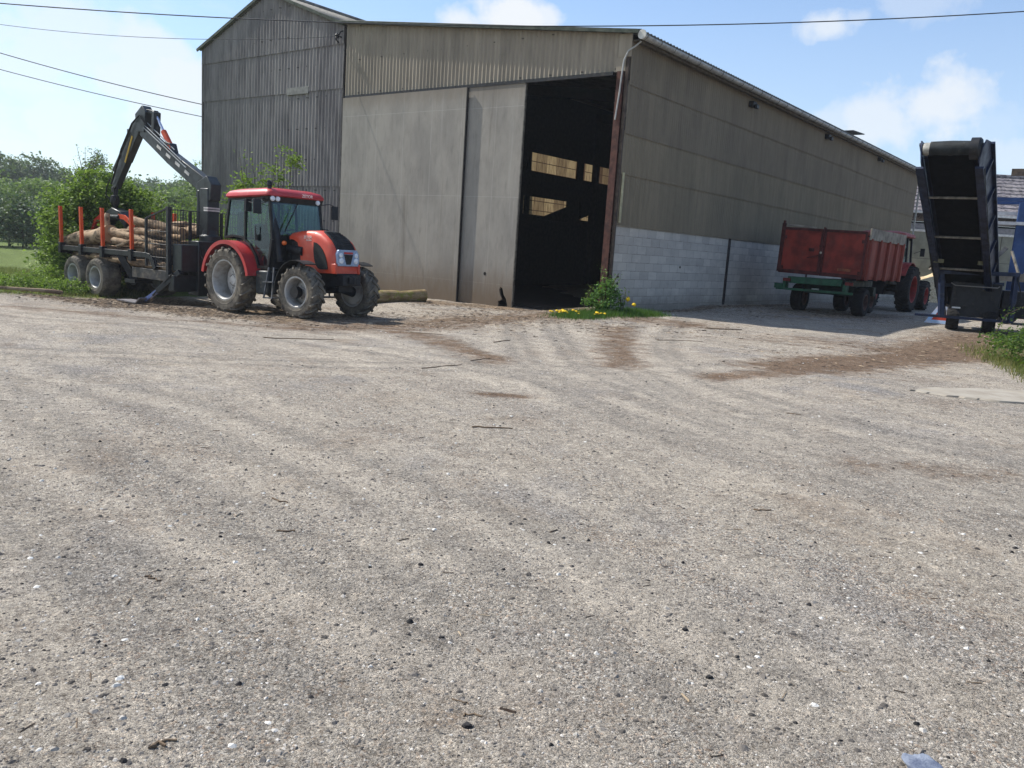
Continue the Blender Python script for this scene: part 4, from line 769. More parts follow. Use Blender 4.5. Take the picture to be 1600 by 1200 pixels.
m = MB()
for q_, w_ in ((-.12, .012), (.12, .012), (-.14, .014)): m.tube([(.3, q_, 4.7), (.05, q_*1.3, 4.95), (-.35, q_*1.2, 4.75), (-.9, q_*1.3, 4.02+w_*4), (-1.35, q_*1.2, 3.35), (-1.55, q_, 3.12)], w_, 6)
m.build('hydraulic_hose', MBP, b2)
GX = -1.6
m = MB(); m.lathe([(.05, 0), (.08, -.02), (.08, -.12), (.05, -.14), (.05, -.24), (.11, -.26), (.13, -.4), (.11, -.5), (.06, -.60)], (GX, 0, 3.06), (0, 0, 1), 16); m.box(GX-.07, GX+.07, -.07, .07, 2.9, 3.06); rot_ = m.build('rotator', MBLK, lt)
for s_ in (-1, 1):
    m = MB(); m.tube([(GX-.04+.1*s_, -.05, 3.3), (GX+.30*s_, -.08, 3.05), (GX+.32*s_, -.1, 2.82), (GX+.12*s_, -.05, 2.64)], .016, 6); m.build('hydraulic_hose', MBP, rot_)
m = MB(); m.loft([[(x_, -.17*w_, z_), (x_, .17*w_, z_), (x_, .17*w_, z_-.26), (x_, -.17*w_, z_-.26)] for x_, z_, w_ in ((GX-.32, 2.16, .6), (GX-.2, 2.34, 1), (GX+.1, 2.46, 1), (GX+.55, 2.36, 1), (GX+.72, 2.16, .6))]); m.tube([(GX-.3, -.18, 2.2), (GX+.55, -.18, 2.2)], .06, 10); gb = m.build('grapple', MCR, lt, bevel=.02)
for s_ in (-1, 1):
    cx_ = GX+.16+s_*.32; pts = [(cx_, 2.16), (cx_+s_*.30, 2.14), (cx_+s_*.62, 2.0), (cx_+s_*.78, 1.78), (cx_+s_*.74, 1.55)]
    m = MB()
    for y_ in (-.16, .16): strip(m, pts if s_ < 0 else pts[::-1], y_-.02, y_+.02, .13)
    strip(m, (pts if s_ < 0 else pts[::-1])[1:4], -.16, .16, .03); m.build('grapple_claw', MORG if s_ > 0 else simple('red claw', (200, 44, 30), (180, 36, 28), rough=.4), gb)
# stabiliser legs
for s_ in (-1, 1):
    m = MB(); m.beam((3.35, s_*1.0, .95), (2.75, s_*1.25, .42), .13, .13); m.build('stabiliser', MCR, lt, bevel=.01) if s_ < 0 else m.build('stabiliser', MCR, lt, bevel=.01)
st = MB().beam((2.95, -1.17, .58), (2.30, -1.32, .16), .085, .085).build('stabiliser_rod', simple('pale blue rod', (128, 146, 196), (96, 112, 168), rough=.3, metal=.5), lt)
MB().box(1.30, 2.22, -1.54, -1.14, .07, .10).beam((2.2, -1.34, .085), (2.40, -1.34, .22), .4, .03).build('foot_plate', simple('worn foot', (150, 148, 150), (90, 86, 92), rough=.5, metal=.4), st)
MB().beam((3.25, -1.15, .9), (2.6, -1.3, .3), .03, .03).build('hydraulic_hose', MBP, st)

# logs lying on the trailer: every one a thing
t = NT('bark'); v = t.scaled((.35, 1, 1)); n1 = t.noise(9, 7, .7, vec=v); n2 = t.noise(2.2, 4, .6)
oi = t.n('ShaderNodeObjectInfo'); c = t.mix(t.ramp(n1, .34, .62), lin(66, 54, 44), t.mix(oi.outputs['Random'], lin(126, 104, 84), lin(184, 160, 132))); c = t.mix(t.ramp(n2, .5, .6, 0, .7), c, lin(176, 154, 128)); MBARK = t.done(t.bsdf(c, .95, 0, t.bump(n1, .7, .02), .15))
t = NT('mossy bark'); n1 = t.noise(9, 7, .7, vec=t.scaled((.35, 1, 1))); n2 = t.noise(5, 5, .7)
c = t.mix(t.ramp(n1, .32, .68), lin(110, 92, 66), lin(160, 142, 110)); c = t.mix(t.ramp(n2, .5, .6, 0, .75), c, lin(120, 122, 50)); MMOSS = t.done(t.bsdf(c, .95, 0, t.bump(n1, .7, .02), .15))
t = NT('cut wood'); wv = t.n('ShaderNodeTexWave', wave_type='RINGS', rings_direction='X'); wv.inputs['Scale'].default_value = 14; wv.inputs['Distortion'].default_value = 2; t.t.links.new(t.tc.outputs['Object'], wv.inputs[0])
MCUT = t.done(t.bsdf(t.mix(wv.outputs[1], lin(186, 158, 122), lin(152, 120, 88)), .9))
def log(p0, p1, r, label, cat='log', group=None, parent_rot=0, bend=.03, mat=None, name='log', r1=None, n=12, stub=False):
    p0 = Vector(p0); p1 = Vector(p1); c_ = (p0+p1)/2; d = p1-p0; ln = d.length; k = 14; pts = []; rs = []; ph = random.uniform(0, 6)
    for i in range(k+1):
        q = i/k; b = math.sin(q*math.pi)*bend; pts.append((-ln/2+ln*q, b*math.cos(ph)+.012*math.sin(q*9+ph), b*math.sin(ph)+.010*math.cos(q*11+ph))); rs.append((r+(((r1 or r*.85)-r)*q))*(1+.05*math.sin(q*13+ph)+random.uniform(-.03, .03)))
    m = MB(); m.tube(pts, rs, n, 0, True, 1, wob=.035)
    if stub:
        for _ in range(2):
            q = random.uniform(-.3, .3)*ln; a = random.uniform(0, 3); m.tube([(q, 0, 0), (q+.12, math.cos(a)*r*1.8, math.sin(a)*r*1.8)], [r*.35, r*.2], 7, 0, True, 1)
    o = m.build(name, [mat or MBARK, MCUT], None, ang=50); o.location = c_; o.rotation_euler = d.to_track_quat('X', 'Z').to_euler(); return tag(o, label, cat, group)
lM = Matrix.Translation(LO) @ Matrix.Rotation(HD, 4, 'Z')
def lw(x, y, z): return lM @ Vector((x, y, z))
GL = 'logs loaded on the trailer'
log(lw(-3.05, -.80, 1.38), lw(-.45, -.72, 1.72), .16, 'thick pale log at the rear edge of the trailer load, thicker end near the grapple', 'log', GL, r1=.24, bend=.02)
log(lw(-.55, -.72, 1.78), lw(2.0, -.80, 1.42), .13, 'knotty bent log sloping down beside the two middle orange stakes', 'log', GL, bend=.12, r1=.10, stub=True)
log(lw(-.1, -.86, 1.55), lw(2.4, -.84, 1.36), .09, 'thin smooth log nearest the trailer side, just above the side rail', 'log', GL, bend=.08)
log(lw(.9, -.86, 1.06), lw(2.86, -.86, 1.0), .12, 'log low behind the drooping end of the side rail', 'log', GL, bend=.01, r1=.11)
log(lw(.2, -.5, 2.12), lw(2.8, -.6, 1.92), .11, 'topmost log of the pile in front of the orange grapple claw', 'log', GL, bend=.05)
spec = []
for layer, (z_, ys, x0, x1) in enumerate(((1.02, (-.7, -.42, -.12, .16, .46, .78), -2.3, 2.7), (1.25, (-.62, -.33, -.02, .28, .6), -2.0, 2.6), (1.47, (-.5, -.2, .1, .42, .75), -1.3, 2.5), (1.68, (-.62, -.28, .05, .4), -.4, 2.5), (1.86, (-.2, .15, .5), .1, 2.3))):
    for j, y_ in enumerate(ys): spec.append((layer, j, z_+random.uniform(-.02, .03), y_, x0+random.uniform(-.25, .25), x1+random.uniform(-.35, .1), random.uniform(.085, .135)))
for i, (ly_, j, z_, y_, x0, x1, r) in enumerate(spec): log(lw(x0-(.25 if j % 2 else 0), y_, z_+.03*ly_), lw(x1, y_+random.uniform(-.14, .14), z_+.05*ly_+random.uniform(-.07, .10)), r, 'bark-covered log in the %s layer of the trailer load, %s from the near stakes' % (('bottom', 'second lowest', 'middle', 'second highest', 'top')[ly_], ('first', 'second', 'third', 'fourth', 'fifth', 'sixth')[j]), 'log', GL+', packed inside', bend=.05, n=9)
for i, (a_, b_, lb) in enumerate((((-2.2, -.5, 1.62), (.4, -.7, 1.78), 'thin crooked branch lying across the rear of the trailer load'), ((-.3, -.3, 1.9), (1.5, -.8, 2.02), 'thin pale branch sticking up beside the third orange stake'), ((.8, -.6, 1.75), (2.6, -.75, 1.62), 'thin dark branch behind the side grid of the trailer'), ((-1.9, .2, 1.7), (.2, -.2, 2.0), 'crooked branch under the grapple'), ((.2, -.9, 1.42), (2.3, -.92, 1.56), 'slim branch just above the side rail, behind the fourth stake'))):
    log(lw(*a_), lw(*b_), .055, lb, 'branch', 'branches on the trailer load', bend=.14, name='branch', r1=.022, n=7, stub=True)
log(lw(-1.05, -.6, 1.6), lw(-1.0, -.55, 2.28), .12, 'short dark stump standing upright on the load between two rear orange stakes', 'log', GL, bend=.02, r1=.07)
# log by the door, branch on the left verge
p, q = (-4.55, 23.1), (-2.75, 24.35)
log((p[0], p[1], gz1(*p)+.16), (q[0], q[1], gz1(*q)+.16), .20, 'thick moss-covered log on the ground against the large sliding door', 'log', mat=MMOSS, bend=.02, n=16, stub=False)

# ---- old red tipping trailer and the old tractor in front of it
def F3(px_, py_, z_): return Vector((px_, py_, z_))
MRR = simple('faded red paint', (140, 48, 36), (98, 38, 30), scale=2.2, rough=.65, bump=.15, dust=.4, dustc=(96, 56, 48), spec=.3)
MRS = simple('dull red side', (146, 72, 57), (122, 56, 46), scale=2.2, rough=.7, bump=.15, dust=.4, dustc=(112, 74, 64), streak=True)
MRD = simple('dark rusty red', (84, 36, 32), (60, 30, 28), rough=.8, bump=.3)
MGRN = simple('green paint', (44, 92, 66), (34, 74, 56), scale=5, rough=.6, dust=.35, dustc=(72, 76, 62))
MDG = simple('dark green steel', (34, 52, 46), (24, 38, 34), rough=.6, dust=.3, dustc=(70, 66, 58))
RO = Vector((9.383, 26.11, .12)); RH = R_(51.5)
rt_ = thing('tipping_trailer', 'boxy red farm tipping trailer with double rear doors, standing beside the block wall', 'trailer', RO, RH, ry=0, rx=0)
bx = MB().box(.04, 3.9, -1.32, 1.32, 1.22, 1.30).box(3.86, 3.92, -1.32, 1.32, 1.3, 2.62).box(.02, 3.9, 1.28, 1.34, 1.3, 2.66).build('body', MRS, rt_, bevel=.01); bx.rotation_euler = (R_(1.2), 0, 0)
MB().box(.02, 3.9, -1.34, -1.28, 1.3, 2.46).build('side_board', MRS, bx, bevel=.006)
for x_ in (.10, 1.1, 2.05, 3.0, 3.8):
    MB().xz([(x_-.05, 1.2), (x_+.09, 1.2), (x_+.05, 2.46), (x_-.03, 2.46)], -1.43, -1.34).build('side_rib', MRS, bx, bevel=.006)
MB().box(.0, 4.0, -1.39, -1.34, 2.42, 2.76).build('top_board', simple('weathered pale board', (150, 142, 128), (112, 104, 94), scale=3, rough=.85, bump=.4), bx, bevel=.005)
MB().beam((0.0, 1.2, 2.74), (.3, .4, 2.70), .16, .05).build('loose_plank', simple('weathered pale board', (150, 142, 128)), bx)
for y0, y1 in ((-1.30, -.02), (.02, 1.30)):
    d_ = MB().box(-.05, .0, y0, y1, 1.24, 2.64).build('rear_door', MRR, bx, bevel=.008)
    m = MB(); m.box(-.075, -.05, y0, y1, 2.58, 2.66); m.box(-.075, -.05, y0, y1, 1.22, 1.34)
    for yy in (y0+.03, y1-.03): m.box(-.078, -.05, yy-.03, yy+.03, 1.34, 2.58)
    m.build('door_frame', MRD, d_)
    s_ = 1 if y0 > 0 else -1
    for z_ in (1.4, 2.35): MB().box(-.11, -.05, s_*1.24-.07, s_*1.24+.07, z_-.05, z_+.05).build('hinge', MRD, d_)
m = MB(); m.tube([(-.10, .0, 1.25), (-.10, .0, 2.72)], .022, 8); m.box(-.13, -.08, -.07, .07, 1.82, 1.9); m.box(-.12, -.08, -.08, .08, 2.1, 2.16); m.beam((-.12, 0, 1.86), (-.12, .42, 1.74), .03, .03); m.box(-.10, -.05, .25, .4, 1.95, 2.05); m.build('door_latch', MRD, bx)
for y_ in (-1.0, .95): MB().box(-.12, -.06, y_-.12, y_+.12, .98, 1.08).build('tail_lamp', simple('dusty red lamp', (120, 30, 26), (90, 26, 24), rough=.4), rt_, bevel=.01)
MB().box(-.075, -.05, -.95, -.55, 1.42, 1.5).build('reflector_strip', simple('dull orange strip', (150, 84, 50), (110, 60, 44)), bx)
MB().lathe([(0, .02), (.035, .02), (.035, 0)], (-.13, -.0, 1.93), (-1, 0, 0), 8).build('latch_plate', simple('pale tag', (190, 176, 160)), bx)
for x_ in (0.0, 3.9): MB().box(x_-.05, x_+.05, 1.27, 1.37, 1.25, 2.78).box(x_-.04, x_+.04, 1.29, 1.35, 2.74, 2.86).build('corner_post', MRD, bx)
m = MB(); m.box(.2, 4.0, -.55, -.40, .92, 1.12); m.box(.2, 4.0, .40, .55, .92, 1.12); m.box(.3, .5, -.9, .9, .95, 1.1); m.box(1.2, 1.5, -.8, .8, .62, .92); m.box(3.3, 3.6, -.8, .8, .62, .92); m.beam((3.9, 0, .9), (5.5, 0, .55), .12, .14); m.build('chassis', MDG, rt_, bevel=.01)
m = MB(); m.box(-.02, .12, -.75, .95, .93, 1.14); m.build('rear_crossbar', MGRN, rt_, bevel=.01)
m = MB(); m.box(-.06, .02, -1.12, 1.3, .70, .77); m.box(-.02, .25, -.9, -.8, .74, 1.0); m.box(-.02, .25, 1.0, 1.1, .74, 1.0); m.box(-.1, .0, 1.1, 1.34, .74, .9); m.build('bumper', MGRN, rt_, bevel=.006)
MB().box(-.1, -.05, -.1, .12, .77, .82).build('lamp', simple('pale lamp', (140, 150, 140)), rt_)
for s_ in (-1, 1):
    for x_ in (1.35, 3.75): wheel(rt_, x_, s_*.98 if x_ < 2 else -.08+s_*.42, .46, .47, .36, .24, s_, style='float', n=22, tm=MTYRE2, rm=simple('rusty rim', (96, 70, 60), (70, 52, 46), rough=.8))

t2 = thing('old_tractor', 'old red tractor with large rear wheels, hitched to the far end of the red trailer', 'tractor', RO+Vector((math.cos(RH)*6.25, math.sin(RH)*6.25, .03)), RH)
MOR = simple('old red wheel', (150, 44, 40), (120, 36, 34), rough=.6, dust=.3, dustc=(120, 84, 72))
for s_ in (-1, 1):
    wheel(t2, .75, s_*.98, .86, .87, .46, .48, s_, n=18, tm=MTYRE2, rm=MOR, hm=MOR, dish=.3)
    wheel(t2, 3.25, s_*.95, .60, .61, .34, .32, s_, n=16, tm=MTYRE2, rm=MOR, hm=MOR, dish=.35)
    m = MB(); strip(m, [(.75+a, .86+b) for a, b in arc(0, 0, .98, 150, 30, 14)], s_*.55, s_*1.05, .03); m.build('fender', MOR, t2)
m = MB(); m.tube([(.75, -.9, .86), (.75, .9, .86)], .14, 12); m.box(.3, 3.5, -.26, .26, .6, 1.15); m.build('engine', MBLK, t2, bevel=.01); MB().tube([(3.25, -.85, .62), (3.25, .85, .62)], .08, 10).build('front_axle', MBLK, t2)
MB().loft([[(x_, -.34, 1.1), (x_, -.34, z_-.1), (x_, -.22, z_), (x_, .22, z_), (x_, .34, z_-.1), (x_, .34, 1.1)] for x_, z_ in ((1.75, 1.78), (3.0, 1.70), (3.6, 1.55), (3.7, 1.4))]).build('hood', MOR, t2)
m = MB()
for s_ in (-1, 1):
    for x_, x2 in ((.05, .15), (.95, .95), (1.75, 1.5)): m.beam((x_, s_*.78, 1.2), (x2, s_*.70, 2.75), .07, .07)
    m.beam((.1, s_*.78, 1.5), (1.75, s_*.78, 1.45), .05, .06)
m.beam((.05, -.78, 1.5), (.05, .78, 1.5), .05, .3); m.beam((.14, -.7, 2.7), (.14, .7, 2.7), .06, .08); m.beam((1.52, -.7, 2.7), (1.52, .7, 2.7), .06, .08); m.box(.1, 1.7, -.72, .72, 1.12, 1.2); cf = m.build('cab_frame', MBLK, t2)
for s_ in (-1, 1):
    m = MB(); m.add([(.12, s_*.77, 1.55), (.9, s_*.77, 1.55), (.92, s_*.71, 2.66), (.2, s_*.71, 2.66)], [(0, 1, 2, 3)]); m.build('side_glass', MGLS, cf, smooth=False)
m = MB(); m.add([(.05, -.74, 1.68), (.05, .74, 1.68), (.14, .68, 2.66), (.14, -.68, 2.66)], [(0, 1, 2, 3)]); m.build('rear_window', MGLS, cf, smooth=False)
MB().loft([rr(.0, 1.62, .8, 2.74), rr(-.04, 1.66, .84, 2.78), rr(.0, 1.62, .8, 2.88), rr(.2, 1.4, .55, 2.95)]).build('cab_roof', simple('faded cab roof', (156, 74, 68), (130, 60, 56), rough=.6, dust=.3), t2)
m = MB(); m.tube([(1.7, -.8, 2.2), (1.9, -.98, 2.3), (1.9, -1.05, 2.25)], .012, 5); m.box(1.86, 1.9, -1.14, -.98, 2.1, 2.4); m.build('mirror', MBLK, t2); MB().lathe([(0, .03), (.06, .02), (.06, -.05), (0, -.05)], (.0, -.78, 2.45), (-1, 0, 0), 12).build('rear_lamp', MLAMP, t2)

# ---- tall blue conveyor / firewood elevator
MBL = simple('dark blue paint', (16, 34, 66), (10, 22, 44), scale=4, rough=.5, dust=.25, dustc=(70, 72, 82), spec=.4)
MBL2 = simple('bright blue paint', (34, 66, 116), (26, 52, 96), scale=3, rough=.5, dust=.2, dustc=(80, 96, 120))
MBELT = simple('conveyor belt rubber', (11, 11, 13), (7, 7, 8), rough=.9, bump=.2, spec=.1)
cb0 = Vector((12.25, 22.6, 1.05)); cb1 = Vector((9.04, 18.2, 4.30))
cv = thing('conveyor', 'tall dark blue belt conveyor rising towards the camera on a wheeled frame', 'conveyor', (11.9, 21.6, .27))
ax = (cb1-cb0).normalized(); sdv = ax.cross(Vector((0, 0, 1))).normalized(); nrm = sdv.cross(ax).normalized(); CL = (cb1-cb0).length
off = Vector(cv.location)
def cp(a, b, c_): return cb0+ax*a+sdv*b+nrm*c_-off      # along, sideways (right positive), out of the belt's upper face
def slab(m, poly, b0, b1): m.prism(poly, lambda a, c_, d: cp(a, d, c_), b0, b1)
for s_ in (-1, 1):
    def wq(c_): return .53+.11*(c_+.34)/.7
    out_ = [(-.6, -.24), (.6, -.32), (CL-1.2, -.38), (CL-.1, -.30), (CL+.06, -.05), (CL+.04, .16), (CL-.25, .34), (.5, .26), (-.6, .2)]
    m = MB(); nn_ = len(out_); V1 = [cp(a, s_*wq(c_), c_) for a, c_ in out_]; V2 = [cp(a, s_*(wq(c_)+.03), c_) for a, c_ in out_]
    m.add(V1+V2, [tuple(range(nn_)), tuple(reversed(range(nn_, 2*nn_)))]+[(i, i+nn_, (i+1) % nn_+nn_, (i+1) % nn_) for i in range(nn_)]); pn = m.build('side_plate', MBL, cv, bevel=.006)
    m = MB(); m.beam(cp(-.6, s_*(wq(-.24)+.05), -.26), cp(CL-.2, s_*(wq(-.36)+.05), -.37), .16, .05, nrm); m.beam(cp(-.4, s_*(wq(.24)+.04), .24), cp(CL-.3, s_*(wq(.35)+.04), .35), .12, .05, nrm); m.build('flange', MBL, pn)
    for a in np.linspace(.4, CL-.8, 6): MB().beam(cp(a, s_*(wq(-.3)+.05), -.3), cp(a, s_*(wq(.3)+.05), .3), .06, .05, ax).build('stiffener', MBL, pn)
    m = MB(); c_ = cp(CL-.05, s_*.46, 0); kb = .62 if s_ > 0 else 1; m.lathe([(0, .1), (.19*kb, .1), (.23*kb, .06), (.23*kb, -.10), (0, -.10)], c_, sdv*s_, 20); m.build('bearing', simple('pale bearing', (170, 168, 160), (120, 118, 112), rough=.6) if s_ > 0 else MBLK, pn)
    m = MB(); m.tube([cp(1.0+i*.5, s_*(wq(-.3)+.12), -.33+.03*math.sin(i*2)) for i in range(11)], .02, 6); m.build('hydraulic_hose', MBP, pn)
m = MB(); slab(m, [(-.5, -.17), (CL-.05, -.17), (CL-.05, -.155), (-.5, -.155)], -.44, .44); slab(m, [(-.5, .155), (CL-.05, .155), (CL-.05, .17), (-.5, .17)], -.48, .48); m.build('belt', MBELT, cv)
m = MB(); slab(m, [(-.55, -.03), (CL-.3, -.03), (CL-.3, .02), (-.55, .02)], -.57, .57); m.build('belt_tray', MBL, cv)
m = MB(); m.lathe([(0, -.58), (.12, -.58), (.12, -.42), (.16, -.42), (.172, 0), (.16, .42), (.12, .42), (.12, .58), (0, .58)], cp(CL-.05, 0, 0), sdv, 28); m.build('drum', simple('drum rubber', (30, 36, 38), (20, 23, 25), rough=.7, dust=.15), cv)
m = MB(); m.lathe([(0, -.46), (.15, -.46), (.15, .46), (0, .46)], cp(-.45, 0, 0), sdv, 24); m.build('tail_drum', MBLK, cv)
for a in (CL-1.45, CL-3.05, CL-4.5):
    m = MB(); m.tube([cp(a, -.62, -.25), cp(a, .62, -.25)], .028, 8); m.build('return_roller', simple('pale roller', (140, 136, 128), (92, 88, 82), rough=.5, metal=.3), cv)
for a, s_ in ((CL-4.1, -1), (CL-4.1, 1)): MB().box(-.12, .12, -.03, .03, -.05, .05, M=Matrix.Translation(cp(a, s_*.5, -.28))).build('bracket', simple('olive bracket', (110, 108, 84)), cv)
# base frame, built upright
def ck(x_, y_, z_): return Vector((x_, y_, z_))
brt = Vector((math.cos(R_(-2)), math.sin(R_(-2)), 0)); bfw = Vector((math.sin(R_(27)), math.cos(R_(27)), 0)); bsd = Vector((math.cos(R_(27)), -math.sin(R_(27)), 0))
def fp_(b, f_, z_): return bsd*b+bfw*f_+Vector((0, 0, z_))     # sideways, away from the camera, up
MFRC = simple('blue grey frame', (34, 46, 74), (22, 32, 54), rough=.5, dust=.3, dustc=(86, 84, 84))
for b0, b1 in (((-.86, -.3, 1.40), (-.72, -.3, .24)), ((.82, -.3, 1.42), (.84, -.3, .24))): MB().beam(fp_(*b0), fp_(*b1), .12, .12, (0, 1, 0)).build('frame_post', MFRC, cv, bevel=.01)
MB().beam(fp_(-.92, -.3, 1.42), fp_(.90, -.3, 1.47), .13, .10).build('top_bar', MFRC, cv, bevel=.01)
MB().beam(fp_(-1.35, -.3, .27), fp_(.9, -.3, .27), .09, .07).beam(fp_(-.7, -.3, .34), fp_(-.7, 2.6, .5), .1, .1).beam(fp_(.7, -.3, .34), fp_(.7, 2.6, .5), .1, .1).build('base_bar', MBL, cv, bevel=.006)
MB().tube([fp_(-.6, -.38, 1.16), fp_(-.5, -.38, 1.10), fp_(.45, -.38, 1.10), fp_(.5, -.38, 1.14)], .014, 6).build('hose', simple('pale hose', (120, 118, 116)), cv)
MB().box(-.56, .58, .0, 1.5, .30, 1.2, M=Matrix.Rotation(R_(-27), 4, 'Z')).build('hopper', MBLK, cv, bevel=.02)
MB().box(.62, 1.35, .2, 1.3, .35, 1.05, M=Matrix.Rotation(R_(-27), 4, 'Z')).box(-.45, .5, 1.5, 2.6, .5, 1.3, M=Matrix.Rotation(R_(-27), 4, 'Z')).build('engine_cover', MBLK, cv, bevel=.03)
MB().tube([fp_(.85, -.35, 1.4), fp_(1.0, -.45, .9), fp_(.8, -.4, .5), fp_(.5, -.35, .6)], .02, 6).build('cable', MBP, cv)
MB().beam(fp_(-.5, -.02, .52), fp_(-.3, -.02, .52), .02, .04).build('plate', simple('white plate', (220, 220, 220)), cv)
MB().beam(fp_(-.62, .5, 1.2), cp(1.0, -.55, -.25), .09, .09).beam(fp_(.62, .5, 1.2), cp(1.0, .55, -.25), .09, .09).beam(fp_(-.6, 2.4, .5), cp(.0, -.55, -.2), .09, .09).beam(fp_(.6, 2.4, .5), cp(.0, .55, -.2), .09, .09).build('support_strut', MBL, cv)
for s_ in (-1, 1): MB().tube([fp_(s_*.9, -.1, 1.42), fp_(s_*.66, .1, 2.05)], .035, 8).lathe([(.05, 0), (.08, .02), (.08, .16), (.05, .18)], fp_(s_*1.0, -.3, 1.45), (s_*.8, 0, .4), 10).build('clamp_arm', simple('worn pale steel', (158, 150, 136), (92, 86, 80), rough=.6, metal=.3), cv)
for s_ in (-1, 1):
    h = wheel(cv, 0, 0, 0, .30, .30, .16, 1, style='float', n=18, tm=MTYRE2, dish=.3); p = fp_(s_*.42-.02, .1, .22); h.location = p; h.rotation_euler = (0, 0, R_(-27)+math.pi/2)
    h.rotation_euler = (0, 0, math.atan2(bsd.y, bsd.x)-math.pi/2)
# warning triangle leaning on the frame
m = MB(); tri = [(-.42, 0), (.42, 0), (0, .72)]; inn = [(-.24, .10), (.24, .10), (0, .51)]
vs = [(a, 0, b) for a, b in tri]+[(a, 0, b) for a, b in inn]+[(a, .02, b) for a, b in tri]+[(a, .02, b) for a, b in inn]
m.add(vs, [(0, 1, 4, 3), (1, 2, 5, 4), (2, 0, 3, 5), (6, 9, 10, 7), (7, 10, 11, 8), (8, 11, 9, 6), (0, 6, 7, 1), (1, 7, 8, 2), (2, 8, 6, 0), (3, 4, 10, 9), (4, 5, 11, 10), (5, 3, 9, 11)])
wt = m.build('warning_triangle', simple('pale reflective edge', (150, 196, 246), (236, 214, 196), scale=1.8, rough=.3), smooth=False); wt.location = (12.42, 24.2, gz1(12.4, 24.2)+.02); wt.rotation_euler = (R_(-8), 0, R_(-30)); tag(wt, 'pale blue and white reflective triangle standing behind the left leg of the conveyor', 'warning triangle')
MB().add([(-.26, .012, .09), (.26, .012, .09), (0, .012, .53)], [(0, 1, 2)]).build('red_panel', simple('red reflector', (196, 70, 50)), wt, smooth=False)

# ---- blue machine behind the conveyor
bm_ = thing('wood_processor', 'bright blue machine with a raised frame behind the conveyor, cut off by the picture edge', 'machine', (15.7, 26.7, .2), R_(-30))
MB().box(-.05, 1.6, -.05, 1.4, 1.0, 3.85).build('hood_panel', MBL2, bm_, bevel=.02)
MB().beam((-1.3, 0, 3.9), (1.8, 0, 3.94), .1, .12).beam((-1.3, 1.2, 3.9), (1.8, 1.2, 3.94), .1, .12).build('top_rail', MBL2, bm_)
MB().beam((-.95, .2, 0), (-.95, .2, 3.2), .1, .1).beam((.1, 1.6, 0), (.1, 1.6, 3.9), .1, .1).build('post', simple('grey post', (120, 122, 130), (96, 98, 104)), bm_)
MB().box(-1.2, .3, -.1, .9, 3.12, 3.22).build('shelf', simple('pale shelf', (186, 188, 192), (160, 160, 164), rough=.6), bm_); MB().box(-1.2, .0, .3, .4, 3.45, 3.55).build('shelf_bar', simple('pale shelf', (186, 188, 192)), bm_)
MB().lathe([(0, 0), (.24, 0), (.26, .05), (.26, .5), (.2, .56), (0, .56)], (-.8, -.2, 1.95), (0, 0, 1), 20).build('motor', simple('grey motor', (88, 92, 98), (64, 66, 72), dust=.3), bm_)
MB().beam((-1.0, -.3, 1.4), (-.2, -.4, 2.4), .12, .12).beam((-.9, -.6, 1.2), (-.5, -.3, 2.2), .05, .05).build('arm', simple('grey motor', (88, 92, 98)), bm_)
MB().box(-.2, 1.9, -.4, 1.6, .5, 1.0).build('base', MBLK, bm_); MB().box(-.3, 1.9, -.7, -.4, 1.35, 1.6).build('infeed_tray', simple('grey tray', (104, 100, 94)), bm_)
for x_ in (.1, 1.4): wheel(bm_, x_, -.3, .33, .34, .22, .18, -1, style='float', n=18, tm=MTYRE2, dish=.3)

# ---- timber canopy in front of the tiled barn
cn = thing('lean_to', 'rusty open canopy beam with a diagonal brace in front of the tiled barn roof', 'canopy', (22.5, 36.0, .15), R_(-32))
MB().beam((-1.7, 0, 6.05), (8, 0, 6.1), .25, .28).build('canopy_beam', simple('rusty beam', (92, 76, 60), (60, 50, 42)), cn)
for x_ in (1.6, 7.5): MB().box(x_-.12, x_+.12, -.12, .12, 0, 5.95).build('canopy_post', simple('rusty beam', (92, 76, 60)), cn)
MB().beam((.1, 0, 5.95), (1.5, 0, 4.6), .14, .2).build('canopy_brace', MDARK, cn)

# ---- barn with the tiled roof in the background
tb = thing('tiled_barn', 'low barn with a mottled grey tiled roof and concrete panel wall, beyond the trailer', 'barn', (27, 50.5, .1), R_(-3))
t = NT('old roof tiles'); v1_ = t.voro(7, out='Color', vec=t.scaled((1, 1.2, 1.2))); a, b = gray(t, v1_); n2 = t.noise(1.2, 6, .75)
c = t.mix(a, lin(84, 80, 84), lin(136, 130, 134)); c = t.mix(t.ramp(n2, .4, .7, 0, .6), c, lin(150, 144, 140)); c = t.mix(t.ramp(b, .8, .9, 0, .7), c, lin(60, 58, 62))
MTILE = t.done(t.bsdf(c, .9, 0, t.bump(t.voro(7, vec=t.scaled((1, 1.2, 1.2))), .6, .03), .15))
def plane3(m, x0, x1, y0, z0, y1, z1, th=.06):
    m.add([(x0, y0, z0), (x1, y0, z0), (x1, y1, z1), (x0, y1, z1), (x0, y0, z0-th), (x1, y0, z0-th), (x1, y1, z1-th), (x0, y1, z1-th)], [(0, 1, 2, 3), (7, 6, 5, 4), (0, 4, 5, 1), (1, 5, 6, 2), (2, 6, 7, 3), (3, 7, 4, 0)])
m = MB()
rows_ = 11
for i in range(rows_):
    q = i/rows_; q2 = (i+1)/rows_; plane3(m, -4.2, 22, -.4+4.6*q, 5.2+2.75*q+.05, -.4+4.6*q2, 5.2+2.75*q2, .08)
plane3(m, -4.2, 22, 8.8, 5.2, 4.2, 7.95); m.build('roof', MTILE, tb, smooth=False)
MB().tube([(-4.2, 4.2, 8.0), (22, 4.2, 8.0)], .12, 8).build('ridge', MTILE, tb)
MB().box(-4.2, 22, -.55, -.40, 5.08, 5.22).build('gutter', simple('white gutter', (214, 214, 212), (184, 184, 182), rough=.5), tb)
